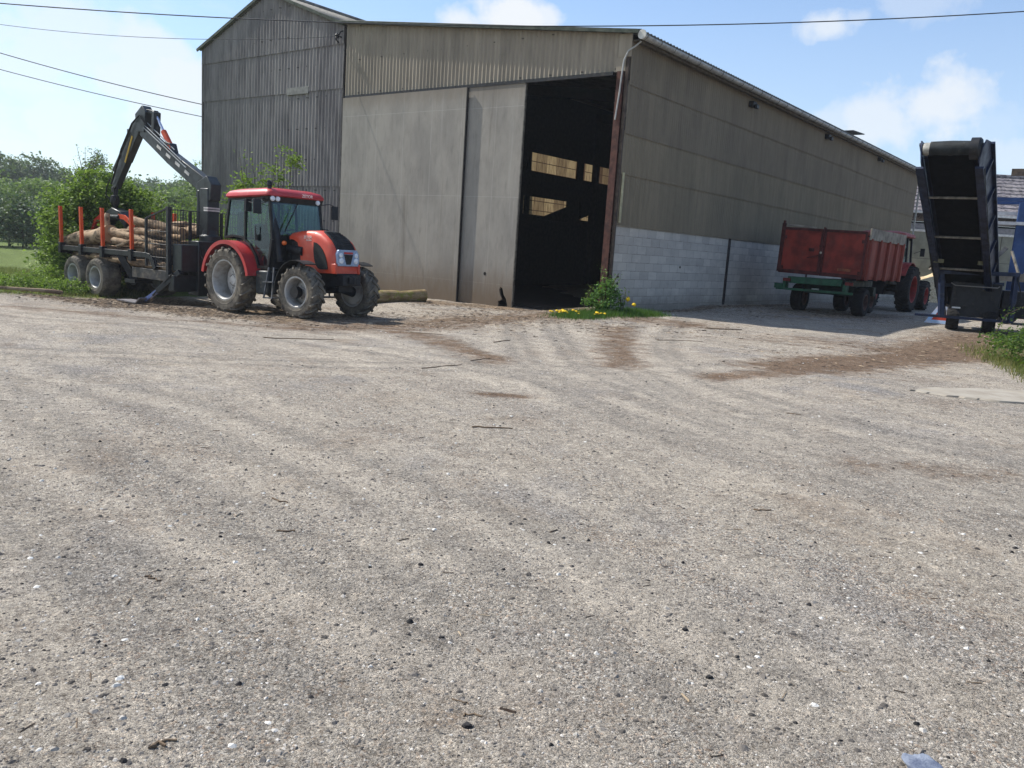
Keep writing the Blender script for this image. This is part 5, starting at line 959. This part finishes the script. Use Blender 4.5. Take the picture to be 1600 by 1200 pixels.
MB().box(-4.0, 22, -.05, .1, 4.15, 4.5).box(-4.0, -3.8, -.05, .1, 4.5, 5.2).build('panel_band', simple('pale panel', (132, 132, 136), (112, 112, 116)), tb)
MB().box(-4.0, 22, -.11, -.05, 4.02, 4.15).build('white_rail', simple('white gutter', (214, 214, 212)), tb)
for i in range(9):
    x_ = -4.0+i*2.9; MB().box(x_+.02, x_+2.88, -.04, .1, -.3, 2.42).build('wall_panel', simple('grey green concrete', (128, 130, 118), (110, 112, 102), scale=1.4, rough=.9, bump=.3), tb); MB().box(x_+.02, x_+2.88, -.04, .1, 2.44, 4.05).build('wall_panel', simple('grey green concrete', (128, 130, 118)), tb)
MB().box(-4.0, 22, 8.3, 8.4, -.3, 5.1).box(-4.0, -3.9, .1, 8.3, -.3, 5.1).build('back_wall', MDARK, tb)
MB().tube([(-3.9, -.5, 5.1), (-4.1, -.3, 4.0), (-4.1, -.2, .0)], .06, 6).tube([(-4.25, -.45, 5.2), (-4.25, 4.2, 8.0)], .06, 6).build('downpipe', simple('white gutter', (214, 214, 212)), tb)

# ---- heap of wood chips
n = 70; uu = np.linspace(-1, 1, n); HXm, HYm = np.meshgrid(uu*4.2, uu*2.6)
hh = 1.9*np.maximum(0, 1-np.sqrt((HXm/4.2)**2+(HYm/2.6)**2))**.8*(1+.15*np.sin(HXm*1.9+1)*np.cos(HYm*2.3))+.05*rng.random(HXm.shape)*(np.hypot(HXm/4.2, HYm/2.6) < 1)-.05
idx = np.arange(n*n).reshape(n, n); FH = np.stack([idx[:-1, :-1].ravel(), idx[:-1, 1:].ravel(), idx[1:, 1:].ravel(), idx[1:, :-1].ravel()], 1)
t = NT('wood chips'); vcol = t.voro(24, out='Color'); a, b = gray(t, vcol); c = t.mix(a, lin(176, 150, 112), lin(236, 218, 182)); MCHIP = t.done(t.bsdf(c, .95, 0, t.bump(t.voro(24), 1, .04), .1))
hp = npmesh('wood_chip_heap', np.stack([HXm.ravel(), HYm.ravel(), hh.ravel()], 1), FH, MCHIP, smooth=True); hp.location = (24.2, 47.4, gz1(24.2, 47.4)); tag(hp, 'pale tan heap of wood chips between the old tractor and the conveyor', 'heap')

# ------------------------------------------------------------------ vegetation
def leafmat(name, c1, c2, c3, tr=.35):
    t = NT(name); gi = t.n('ShaderNodeNewGeometry'); cr = t.n('ShaderNodeValToRGB'); t.t.links.new(gi.outputs['Random Per Island'], cr.inputs[0]); el = cr.color_ramp.elements; el.new(.5)
    for i, (p, c_) in enumerate(((0, c1), (.5, c2), (1, c3))): el[i].position = p; el[i].color = lin(*c_)
    b = t.bsdf(cr.outputs[0], .6, 0, None, .3); tl = t.n('ShaderNodeBsdfTranslucent'); t.t.links.new(t.mix(.5, cr.outputs[0], (.25, .4, .05, 1)), tl.inputs[0])
    mx = t.n('ShaderNodeMixShader'); mx.inputs[0].default_value = tr; t.t.links.new(b.outputs[0], mx.inputs[1]); t.t.links.new(tl.outputs[0], mx.inputs[2]); return t.done(mx)
MLH = leafmat('hedge leaf', (46, 70, 24), (96, 124, 44), (160, 180, 88))
MLY = leafmat('young leaf', (72, 96, 34), (108, 134, 50), (140, 160, 70))
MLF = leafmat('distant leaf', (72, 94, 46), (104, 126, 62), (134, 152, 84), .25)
MLD = leafmat('dark distant leaf', (60, 78, 56), (82, 98, 72), (104, 120, 88), .2)  # distance haze partly put into this greyed leaf colour
MLB = leafmat('bramble leaf', (36, 58, 22), (66, 94, 36), (106, 132, 58))
MWD = simple('twig wood', (86, 72, 58), (60, 50, 42), rough=.95)
def leaves(name, P, size, mat, parent=None, upb=.5, asp=.55):
    n = len(P); d = rng.normal(size=(n, 3)); d[:, 2] *= .6; d /= np.linalg.norm(d, axis=1)[:, None]
    nn = rng.normal(size=(n, 3)); nn[:, 2] += upb*2; nn -= d*(nn*d).sum(1)[:, None]; nn /= np.linalg.norm(nn, axis=1)[:, None]; w = np.cross(d, nn)
    s = (size*rng.uniform(.6, 1.3, n))[:, None]; a = P-d*s*.5; b = P+w*s*asp*.5+nn*s*.08; c_ = P+d*s*.5; e = P-w*s*asp*.5+nn*s*.08
    V_ = np.stack([a, b, c_, e], 1).reshape(-1, 3); F_ = np.arange(4*n).reshape(n, 4); return npmesh(name, V_, F_, mat, parent)
def clumps(ell, k, m, sig, shell=.75):
    """ell = list of (cx,cy,cz,rx,ry,rz); k clumps of m leaves each, mostly near the surface"""
    vol = np.array([e[3]*e[4]*e[5] for e in ell])**.7; vol /= vol.sum(); out = []; cen = []
    for _ in range(k):
        e = ell[rng.choice(len(ell), p=vol)]; d = rng.normal(size=3); d /= np.linalg.norm(d); r = rng.uniform(.25, 1)**(1-shell+.15)*rng.uniform(.85, 1.1)
        c_ = np.array(e[:3])+d*np.array(e[3:])*r; cen.append(c_); mm = int(m*rng.uniform(.5, 1.5)); out.append(c_+rng.normal(size=(mm, 3))*sig*np.array([1.2, 1.2, .7])*rng.uniform(.6, 1.3))
    return np.concatenate(out), cen
def tree(name, label, cat, loc, ell, k, m, sig, leaf, mat, trunk=(.2, .6), group=None, limbs=9, shell=.75):
    o = thing(name, label, cat, loc, 0, group); P, cen = clumps(ell, k, m, sig, shell); P = P[P[:, 2] > .03]
    leaves('crown', P, leaf, mat, o)
    mb = MB(); r, h = trunk; top = max(e[2] for e in ell)
    mb.tube([(0, 0, -.1), (.04*h, .02*h, h*.5), (0, .03*h, h)], [r, r*.8, r*.62], 8)
    for c_ in random.sample(list(cen), min(limbs, len(cen))):
        mid_ = Vector((c_[0]*.45, c_[1]*.45, h+(c_[2]-h)*.6)); mb.tube([(0, .03*h, h*.92), mid_, Vector(c_)], [r*.5, r*.3, r*.08], 5)
    mb.build('trunk', MWD, o); return o
def shoots(parent, base, n, h, spread, leaf, mat, name='foliage', dens=26):
    mb = MB(); PP = []
    for i in range(n):
        a = random.uniform(0, 6.28); b = Vector(base)+Vector((math.cos(a), math.sin(a), 0))*random.uniform(0, spread*.4); tip = b+Vector((random.uniform(-1, 1)*spread, random.uniform(-1, 1)*spread, h*random.uniform(.6, 1.0))); mid_ = b.lerp(tip, .5)+Vector((random.uniform(-.05, .05), random.uniform(-.05, .05), .05*h)); mb.tube([b, mid_, tip], [.012*h**.5, .009*h**.5, .003], 5)
        for j in range(dens): q = random.uniform(.25, 1.02); p = b.lerp(tip, q); PP.append((p.x+random.gauss(0, leaf*.9), p.y+random.gauss(0, leaf*.9), p.z+random.gauss(0, leaf*.7)))
    mb.build('stem', MWD, parent); return leaves(name, np.array(PP), leaf, mat, parent)

hg = tree('hedge_shrub', 'big leafy green shrub behind the rear of the timber trailer, taller than its stakes', 'shrub', (-13.0, 25.2, -.4),
    [(0, 0, 1.5, 1.5, 1.2, 1.6), (.9, .4, 1.5, 1.3, 1.1, 1.6), (-.7, -.2, .8, .9, .9, .8), (.3, 0, 2.75, 1.0, .8, .85), (1.2, .2, 2.4, .6, .6, .6), (-.75, 0, 2.1, .8, .7, .8), (1.9, .6, .9, .9, .9, 1.1)], 980, 46, .13, .11, MLH, (.09, .6), limbs=16)
shoots(hg, (-.3, 0, 2.7), 12, 1.5, .5, .06, MLH, 'foliage', 24)
tree('hedge_shrub', 'dark green shrub directly behind the stakes and the grapple', 'shrub', (-11.9, 27.0, -.4), [(0, 0, 1.2, 1.2, 1, 1.4), (1.2, 0, .8, 1.1, 1, 1.0)], 300, 46, .13, .085, MLH, (.07, .5))
tree('hedge_shrub', 'bright yellow-green shrub behind the headboard of the timber trailer', 'shrub', (-9.9, 29.5, -.4), [(0, 0, 1.5, 1.3, 1, 1.35), (1.1, 0, 1.8, 1.0, .9, 1.1), (-1.2, 0, 1.2, 1, 1, 1.2)], 330, 40, .15, .09, MLY, (.07, .6))
tree('hedge_shrub', 'loose thin-leaved shrub between the grapple and the crane pillar', 'shrub', (-12.6, 31.0, -.4), [(0, 0, 1.6, 1.3, 1, 1.4), (1.3, 0, 1.2, 1, 1, 1.2)], 160, 34, .18, .09, MLY, (.06, .8))
# elder growing up the gabled barn behind the cab
el_ = thing('elder_shrub', 'young pale green sapling growing against the gabled barn behind the tractor cab', 'shrub', (-8.0, 26.3, -.35))
shoots(el_, (-.3, 0, 0), 7, 4.3, .55, .10, MLY, 'foliage', 44); shoots(el_, (.5, 0, 0), 6, 5.1, .3, .11, MLY, 'foliage', 50)
P, _ = clumps([(-.6, 0, 3.1, .9, .4, .5), (.55, 0, 4.15, .4, .3, .55), (.1, 0, 3.6, .5, .3, .4)], 46, 36, .11); leaves('foliage', P, .12, MLY, el_)
# low weeds on the left verge, each clump a plant
for i, (x_, y_, r, h, lb) in enumerate(((-14.2, 22.6, .7, .3, 'low weed clump at the far left edge of the grass'), (-13.3, 22.6, .75, .5, 'leafy weed clump in front of the big shrub'), (-12.4, 22.5, .6, .42, 'weed clump next to the rear trailer wheel'), (-13.5, 23.9, .6, .6, 'taller weed clump at the foot of the left shrub'), (-15.0, 23.0, .6, .26, 'small weed clump beside the field at the picture edge'))):
    o = thing('weed_clump', lb, 'weed', (x_, y_, gz1(x_, y_)), group='weeds on the left verge'); P, _ = clumps([(0, 0, h*.35, r, r*.8, h*.6)], 70, 24, .07); P[:, 2] = np.abs(P[:, 2])+.01; leaves('foliage', P, .07, MLY if i % 2 else MLH, o)
# grass blades
def grassblades(name, xy, h, mat, wd=.006):
    x, y = xy; n = len(x); z = gz(x, y); a = rng.random(n)*6.283; le = rng.normal(size=(n, 2))*.35; hh = h*rng.uniform(.4, 1.2, n)
    dx = np.cos(a)*wd; dy = np.sin(a)*wd; V_ = np.stack([np.stack([x-dx, y-dy, z-.01], 1), np.stack([x+dx, y+dy, z-.01], 1), np.stack([x+le[:, 0]*hh, y+le[:, 1]*hh, z+hh], 1)], 1).reshape(-1, 3)
    return tag(npmesh(name, V_, np.arange(3*n).reshape(n, 3), mat), kind='stuff')
MGB = leafmat('grass blade', (76, 82, 42), (108, 108, 60), (156, 144, 98), .25); MGB2 = leafmat('lush grass blade', (28, 60, 18), (44, 86, 28), (70, 112, 44), .25)
n = 26000; x = rng.uniform(-20, -10.6, n); y = rng.uniform(20, 30, n); e = (-12.6-x)*.72+(y-20.6)*.55; k = e+rng.normal(size=n)*.25 > .05; grassblades('verge_grass', (x[k], y[k]), .12, MGB, .010)
n = 16000; a = rng.random(n)*6.283; r = rng.random(n)**.8*1.25+rng.normal(size=n)*.08; x = 9.6+np.cos(a)*r*2.2; y = 13.9+np.sin(a)*r*2.8; k = x > 7.35+(y-11.3)*.34+rng.normal(size=n)*.12; x = x[k]; y = y[k]; grassblades('verge_grass', (x, y), .11, MGB, .007)
# bramble at the right edge
br_ = tree('bramble', 'bushy green bramble at the right edge, next to the pale concrete strip', 'bramble', (9.45, 14.5, .10), [(0, 0, .26, .9, 1.3, .42), (.7, .2, .45, 1.0, 1.2, .5), (1.6, .5, .7, 1, .9, .8), (-.1, -1.3, .2, .9, .8, .35)], 560, 44, .085, .062, MLB, (.03, .2), limbs=14)
def spray(parent, pts, leaf, mat, nl=80):
    pts = [Vector(p) for p in pts]; MB().tube(pts, [.008]*len(pts), 5).build('cane', MWD, parent); PP = []
    for j in range(nl): q = random.random()*(len(pts)-1); i = int(q); p = pts[i].lerp(pts[i+1], q-i); PP.append((p.x+random.gauss(0, leaf*.7), p.y+random.gauss(0, leaf*.7), p.z+random.gauss(0, leaf*.6)))
    leaves('cane_leaves', np.array(PP), leaf, mat, parent)
spray(br_, [(1.0, .6, .6), (.5, .8, .98), (.0, .9, 1.05), (-.35, .9, .85), (-.5, .9, .45)], .06, MLB, 90); spray(br_, [(1.0, .6, .6), (.7, .6, .9), (.35, .6, .75), (.2, .6, .5)], .06, MLB, 60); spray(br_, [(1.4, .6, .8), (1.3, .7, 1.5), (1.2, .6, 1.9), (1.05, .6, 2.15)], .07, MLY, 90); spray(br_, [(1.5, .6, .8), (1.5, .8, 1.5), (1.6, .7, 1.8)], .07, MLY, 90)
# the plant by the open bay, its grass patch and the dandelions
PB = Vector((2.15, 20.9, gz1(2.15, 20.9)))
pl = thing('door_shrub', 'leafy green bush growing at the foot of the rusty door post', 'shrub', PB)
P, _ = clumps([(0, 0, .28, .52, .4, .3), (.12, 0, .52, .26, .25, .36)], 100, 26, .06); P = P[P[:, 2] > .02]; leaves('foliage', P, .065, leafmat('door bush leaf', (30, 66, 26), (56, 104, 40), (110, 148, 76)), pl); shoots(pl, (.1, 0, .3), 7, .85, .28, .05, leafmat('door bush leaf tip', (60, 100, 40), (96, 140, 64), (140, 170, 100)), 'foliage', 22); shoots(pl, (-.45, 0, .1), 3, .7, .2, .04, MLH, 'foliage', 16); shoots(pl, (.5, 0, .1), 4, .55, .2, .05, MLH, 'foliage', 20)
n = 8500; q = rng.random(n)**1.2; x = 1.2+q*2.3+rng.normal(size=n)*.24; y = 19.85+q*1.4+rng.normal(size=n)*.34*(1.1-q*.5)+.12*np.sin(q*19); grassblades('lush_grass', (x, y), .14, MGB2, .006)
MYF = simple('dandelion yellow', (236, 206, 40), (226, 176, 30), scale=30, rough=.8)
dl = thing('dandelion', 'yellow dandelion', 'flower', (0, 0, 0)); MB().tube([(0, 0, 0), (.01, 0, .12)], .004, 5).build('stalk', simple('stalk green', (90, 130, 60)), dl); MB().lathe([(0, .035), (.03, .03), (.045, .015), (.045, .005), (.015, -.01)], (.01, 0, .13), (0, 0, 1), 10).build('flower_head', MYF, dl)
fl = [(1.05+random.gauss(0, .16), 19.95+random.gauss(0, .13), 'a') for _ in range(16)]+[(1.5+random.gauss(0, .10), 20.1+random.gauss(0, .08), 'a') for _ in range(5)]+[(1.93+random.gauss(0, .14), 19.85+random.gauss(0, .07), 'b') for _ in range(8)]+[(2.75, 20.8, 'c'), (2.92, 20.6, 'd')]
LBF = {'a': ('yellow dandelion in the cluster at the left end of the door grass patch', 'dandelions at the left of the grass patch'), 'b': ('orange-yellow dandelion in the small cluster in front of the door post bush', 'dandelions in front of the bush'), 'c': ('taller dandelion standing right of the bush, the upper of two', None), 'd': ('lower of two lone dandelions right of the bush, against the block wall', None)}
for i, (x_, y_, kk) in enumerate(fl):
    o = dl if i == 0 else dl.copy()
    if i:
        COL.objects.link(o)
        for ch in dl.children: c_ = ch.copy(); COL.objects.link(c_); c_.parent = o
    o['label'], gp_ = LBF[kk]; 
    if gp_: o['group'] = gp_
    elif 'group' in o: del o['group']
    sc_f = random.uniform(.6, .95) if kk != 'c' else 2.6
    o.scale = (sc_f, sc_f, sc_f) if kk in 'ab' else (1.2, 1.2, 2.6 if kk == 'c' else 1.9); o.location = (x_, y_, gz1(x_, y_)); o.rotation_euler = (random.uniform(-.2, .2), random.uniform(-.2, .2), random.uniform(0, 6))
# distant trees: each one its own
GT = 'trees beyond the field'
def azp(px_, d): v_ = pxdir(px_, 335+px_*.06); h_ = math.hypot(v_.x, v_.y); return v_.x/h_*d, v_.y/h_*d
specs = []
for i, px_ in enumerate((-40, 5, 30, 62, 95, 175, 205, 232, 258, 286, 310, 335)): specs.append((px_, 88+(i*7) % 17, (6.6, 6.0, 6.8, 6.4, 6.0, 5.6, 6.2, 5.8, 6.3, 6.0, 6.8, 6.6)[i], 'mid'))
for i, px_ in enumerate((-30, 15, 45, 80, 118, 175, 196, 222, 250, 275, 322)): specs.append((px_, 140+(i*13) % 25, (12, 11.4, 11.8, 10, 10.4, 10, 9.2, 10, 9.2, 10, 12.4)[i], 'far'))
specs += [(150, 132, 12.8, 'cone'), (305, 120, 11.8, 'open'), (-10, 60, 3.4, 'dark'), (12, 62, 3.2, 'dark'), (34, 60, 3.0, 'dark'), (55, 64, 2.8, 'dark')]
ordn = ['first', 'second', 'third', 'fourth', 'fifth', 'sixth', 'seventh', 'eighth', 'ninth', 'tenth', 'eleventh', 'twelfth']; cnt = {}
for px_, d, h, kd in specs:
    x_, y_ = azp(px_, d); zb = gz1(x_, y_); r = h*.36; cnt[kd] = cnt.get(kd, 0)+1; od = ordn[cnt[kd]-1]
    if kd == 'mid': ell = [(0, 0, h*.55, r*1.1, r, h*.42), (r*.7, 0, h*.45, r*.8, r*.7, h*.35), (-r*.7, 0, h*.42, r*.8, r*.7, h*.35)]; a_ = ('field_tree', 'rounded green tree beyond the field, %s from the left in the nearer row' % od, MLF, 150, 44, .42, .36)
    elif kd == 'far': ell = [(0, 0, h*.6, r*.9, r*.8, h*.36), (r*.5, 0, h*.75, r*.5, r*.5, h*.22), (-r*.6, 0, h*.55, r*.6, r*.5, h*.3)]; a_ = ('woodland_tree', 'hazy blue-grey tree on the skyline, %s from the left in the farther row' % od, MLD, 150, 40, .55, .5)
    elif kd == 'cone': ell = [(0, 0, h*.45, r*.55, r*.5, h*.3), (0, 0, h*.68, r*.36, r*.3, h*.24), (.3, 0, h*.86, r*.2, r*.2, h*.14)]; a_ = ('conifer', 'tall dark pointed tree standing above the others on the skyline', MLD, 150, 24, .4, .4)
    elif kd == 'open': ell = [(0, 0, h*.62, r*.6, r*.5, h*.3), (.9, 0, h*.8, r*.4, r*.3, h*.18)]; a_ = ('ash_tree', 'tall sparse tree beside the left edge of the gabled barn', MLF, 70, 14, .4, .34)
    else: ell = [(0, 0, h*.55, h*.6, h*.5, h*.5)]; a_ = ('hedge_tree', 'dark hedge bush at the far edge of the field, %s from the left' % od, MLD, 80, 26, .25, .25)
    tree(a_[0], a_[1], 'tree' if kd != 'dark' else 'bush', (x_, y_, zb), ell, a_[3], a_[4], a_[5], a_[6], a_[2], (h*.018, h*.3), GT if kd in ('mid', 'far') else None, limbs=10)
# hill with a soft wooded line far behind
n1_, n2_ = 90, 14; aa = np.radians(np.linspace(-60, 45, n1_)); dd_ = np.linspace(165, 290, n2_)
HA, HDd = np.meshgrid(aa, dd_); HZ = -3+(np.sin((HDd-165)/125*math.pi/2))*(7+2*np.sin(HA*9)+1.5*np.sin(HA*23+1)); idx = np.arange(n1_*n2_).reshape(n2_, n1_)
hl = npmesh('hill', np.stack([(HDd*np.sin(HA)).ravel(), (HDd*np.cos(HA)).ravel(), HZ.ravel()], 1), np.stack([idx[:-1, :-1].ravel(), idx[:-1, 1:].ravel(), idx[1:, 1:].ravel(), idx[1:, :-1].ravel()], 1), simple('wooded hill', (72, 88, 58), (50, 66, 46), scale=.05, rough=1, bump=0), smooth=True); tag(hl, kind='structure')

# ------------------------------------------------------------------ litter on the ground
def slivers(name, xy, lmin, lmax, mat, wd=.12):
    x, y = xy; n = len(x); ln = lmin+(lmax-lmin)*rng.random(n)**2.5; w = ln*rng.uniform(.06, wd*2, n); h = np.minimum(w*.5, .012); a = rng.random(n)*6.283; ti = rng.normal(size=n)*.08
    base = np.array([(-1, -1, 0), (1, -.6, 0), (1, .6, 0), (-1, 1, 0), (-.8, 0, 1), (.9, 0, 1)]); Q = np.repeat(base[None], n, 0).astype(float); Q[:, :, 0] *= (ln/2)[:, None]; Q[:, :, 1] *= (w/2)[:, None]; Q[:, :, 2] *= h[:, None]; Q[:, :, 1] += (Q[:, :, 0]**2*rng.normal(size=n)[:, None]*1.0)
    Q[:, :, 2] += np.abs(Q[:, :, 0]*ti[:, None]); ca, sa = np.cos(a)[:, None], np.sin(a)[:, None]; V_ = np.stack([Q[:, :, 0]*ca-Q[:, :, 1]*sa+x[:, None], Q[:, :, 0]*sa+Q[:, :, 1]*ca+y[:, None], Q[:, :, 2]+gz(x, y)[:, None]-.001], 2)
    fa = np.array([(0, 1, 5), (0, 5, 4), (1, 2, 5), (2, 3, 4), (2, 4, 5), (3, 0, 4)]); return tag(npmesh(name, V_.reshape(-1, 3), (fa[None]+np.arange(n)[:, None, None]*6).reshape(-1, 3), mat), kind='stuff')
def segpts(lst):
    X_ = []; Y_ = []
    for (p, q, r, n) in lst: u = rng.random(n); X_.append(p[0]+(q[0]-p[0])*u+rng.normal(size=n)*r); Y_.append(p[1]+(q[1]-p[1])*u+rng.normal(size=n)*r)
    return np.concatenate(X_), np.concatenate(Y_)
MLIT = islandmat('bark litter', [(0, (56, 44, 36)), (.4, (92, 76, 62)), (.75, (130, 112, 92)), (1, (186, 168, 142))])
wall_a, wall_b = bw(.8, -.5), bw(14, -.6)
slivers('wood_litter', segpts([((-12.5, 21.2), (-5, 17.6), .6, 8200), ((-11, 22.6), (-4.5, 19.2), 1.0, 6500), ((-5, 24.6), (-.6, 23.2), .6, 2200), ((-5, 16.8), (2, 19.4), 1.1, 3800), ((-4, 20), (1, 21), 1.2, 2600), (tuple(wall_a), tuple(wall_b), .3, 2600), ((4.5, 12.8), (12, 20), .9, 2200), ((8.5, 24), (13, 28), 1.3, 1800), ((0, 17), (5, 18.5), 1.0, 1500), (tuple(bw(10, -3)), tuple(bw(3, -1.2)), .9, 2000)]), .015, .11, MLIT)
x, y = fan(600, 2.4, 20, .7); slivers('wood_litter', (x, y), .015, .07, MLIT, .1)
# countable sticks
MSTK = simple('stick bark', (124, 106, 86), (84, 70, 58), rough=.95, bump=.4)
GS = 'sticks lying on the yard'
def stick(px0, py0, px1, py1, r, lb, z=0.0):
    r *= .45 if r > .01 else .8
    def hit(px_, py_):
        d = pxdir(px_, py_); tt = (EYE.z-z)/-d.z
        for _ in range(4): p = EYE+d*tt; tt = (EYE.z-gz1(p.x, p.y))/-d.z
        return EYE+d*tt
    a, b = hit(px0, py0), hit(px1, py1); c_ = (a+b)/2; k = 6; pts = []
    for i in range(k+1): p = a.lerp(b, i/k); pts.append((p.x-c_.x+random.uniform(-1, 1)*r*2.2, p.y-c_.y+random.uniform(-1, 1)*r*2.2, gz1(p.x, p.y)+r*.5-c_.z))
    o = MB().tube(pts, [r*(1-.4*i/k)*random.uniform(.8, 1.1) for i in range(k+1)], 7).build('stick', MSTK); o.location = c_; return tag(o, lb, 'stick', GS)
for a in ((1105, 514, 1160, 516, .04, 'thickest dark stick, right of the grass patch near the block wall'), (1028, 532, 1098, 534, .02, 'long thin stick below and left of the thick dark piece'), (740, 668, 800, 670, .022, 'dark stick on the brown patch at the centre of the yard'), (640, 520, 690, 523, .02, 'thin pale stick in front of the large door'), (770, 535, 795, 532, .025, 'short stick in front of the narrow door leaf'),
          (735, 564, 765, 560, .02, 'stick pointing at the open bay, left of the wheel track'), (410, 528, 520, 531, .025, 'long stick in front of the red-orange tractor'), (722, 1118, 752, 1119, .006, 'short dark stick at the bottom centre of the picture'), (708, 1092, 735, 1100, .004, 'forked twig just above the short dark stick at the bottom'), (240, 1168, 268, 1160, .009, 'brown stick near the bottom left corner'),
          (425, 780, 448, 786, .008, 'pale brown twig left of centre'), (434, 830, 462, 829, .008, 'thin twig lying level, below the pale brown twig'), (1180, 797, 1208, 798, .008, 'dark twig right of centre'), (1230, 646, 1252, 648, .014, 'dark stick between the brown track and the foreground'), (660, 576, 720, 570, .018, 'bent thin stick left of the centre track'), (230, 900, 250, 908, .007, 'small curved twig at the left of the foreground')): stick(*a)
log((-14.0, 20.2, gz1(-14, 20.2)+.03), (-11.9, 21.45, gz1(-11.9, 21.4)+.09), .028, 'long crooked pale branch on the ground behind the rear trailer wheel', 'branch', name='branch', bend=.16, r1=.055, n=9, stub=True)
# single dark stones big enough to pick out
GD = 'single dark stones'
for px_, py_, r, lb in ((657, 886, .018, 'dark stone near the centre of the foreground'), (730, 1131, .022, 'dark stone just below the short stick at the bottom'), (1108, 1060, .018, 'dark stone in the lower right part of the yard'), (1070, 987, .018, 'flat dark stone right of the lower centre'), (690, 993, .016, 'black lump in the lower centre of the foreground')):
    d = pxdir(px_, py_); p = EYE+d*(EYE.z/-d.z); r *= .72; o = rock('stone', (p.x, p.y, gz1(p.x, p.y)+r*.3), r, simple('dark stone', (46, 44, 44)), lb, 'stone', px_ % 7, (1, .8, .6)); o['group'] = GD

# ------------------------------------------------------------------ haze
t = NT('haze'); pv = t.n('ShaderNodeVolumePrincipled'); pv.inputs['Color'].default_value = (.86, .92, 1, 1); pv.inputs['Density'].default_value = .0005; pv.inputs['Anisotropy'].default_value = .3
t.t.links.new(pv.outputs[0], t.out.inputs['Volume'])
hzb = MB().box(-310, 310, -60, 320, -12, 18).build('haze', t.m, smooth=False); tag(hzb, kind='stuff')
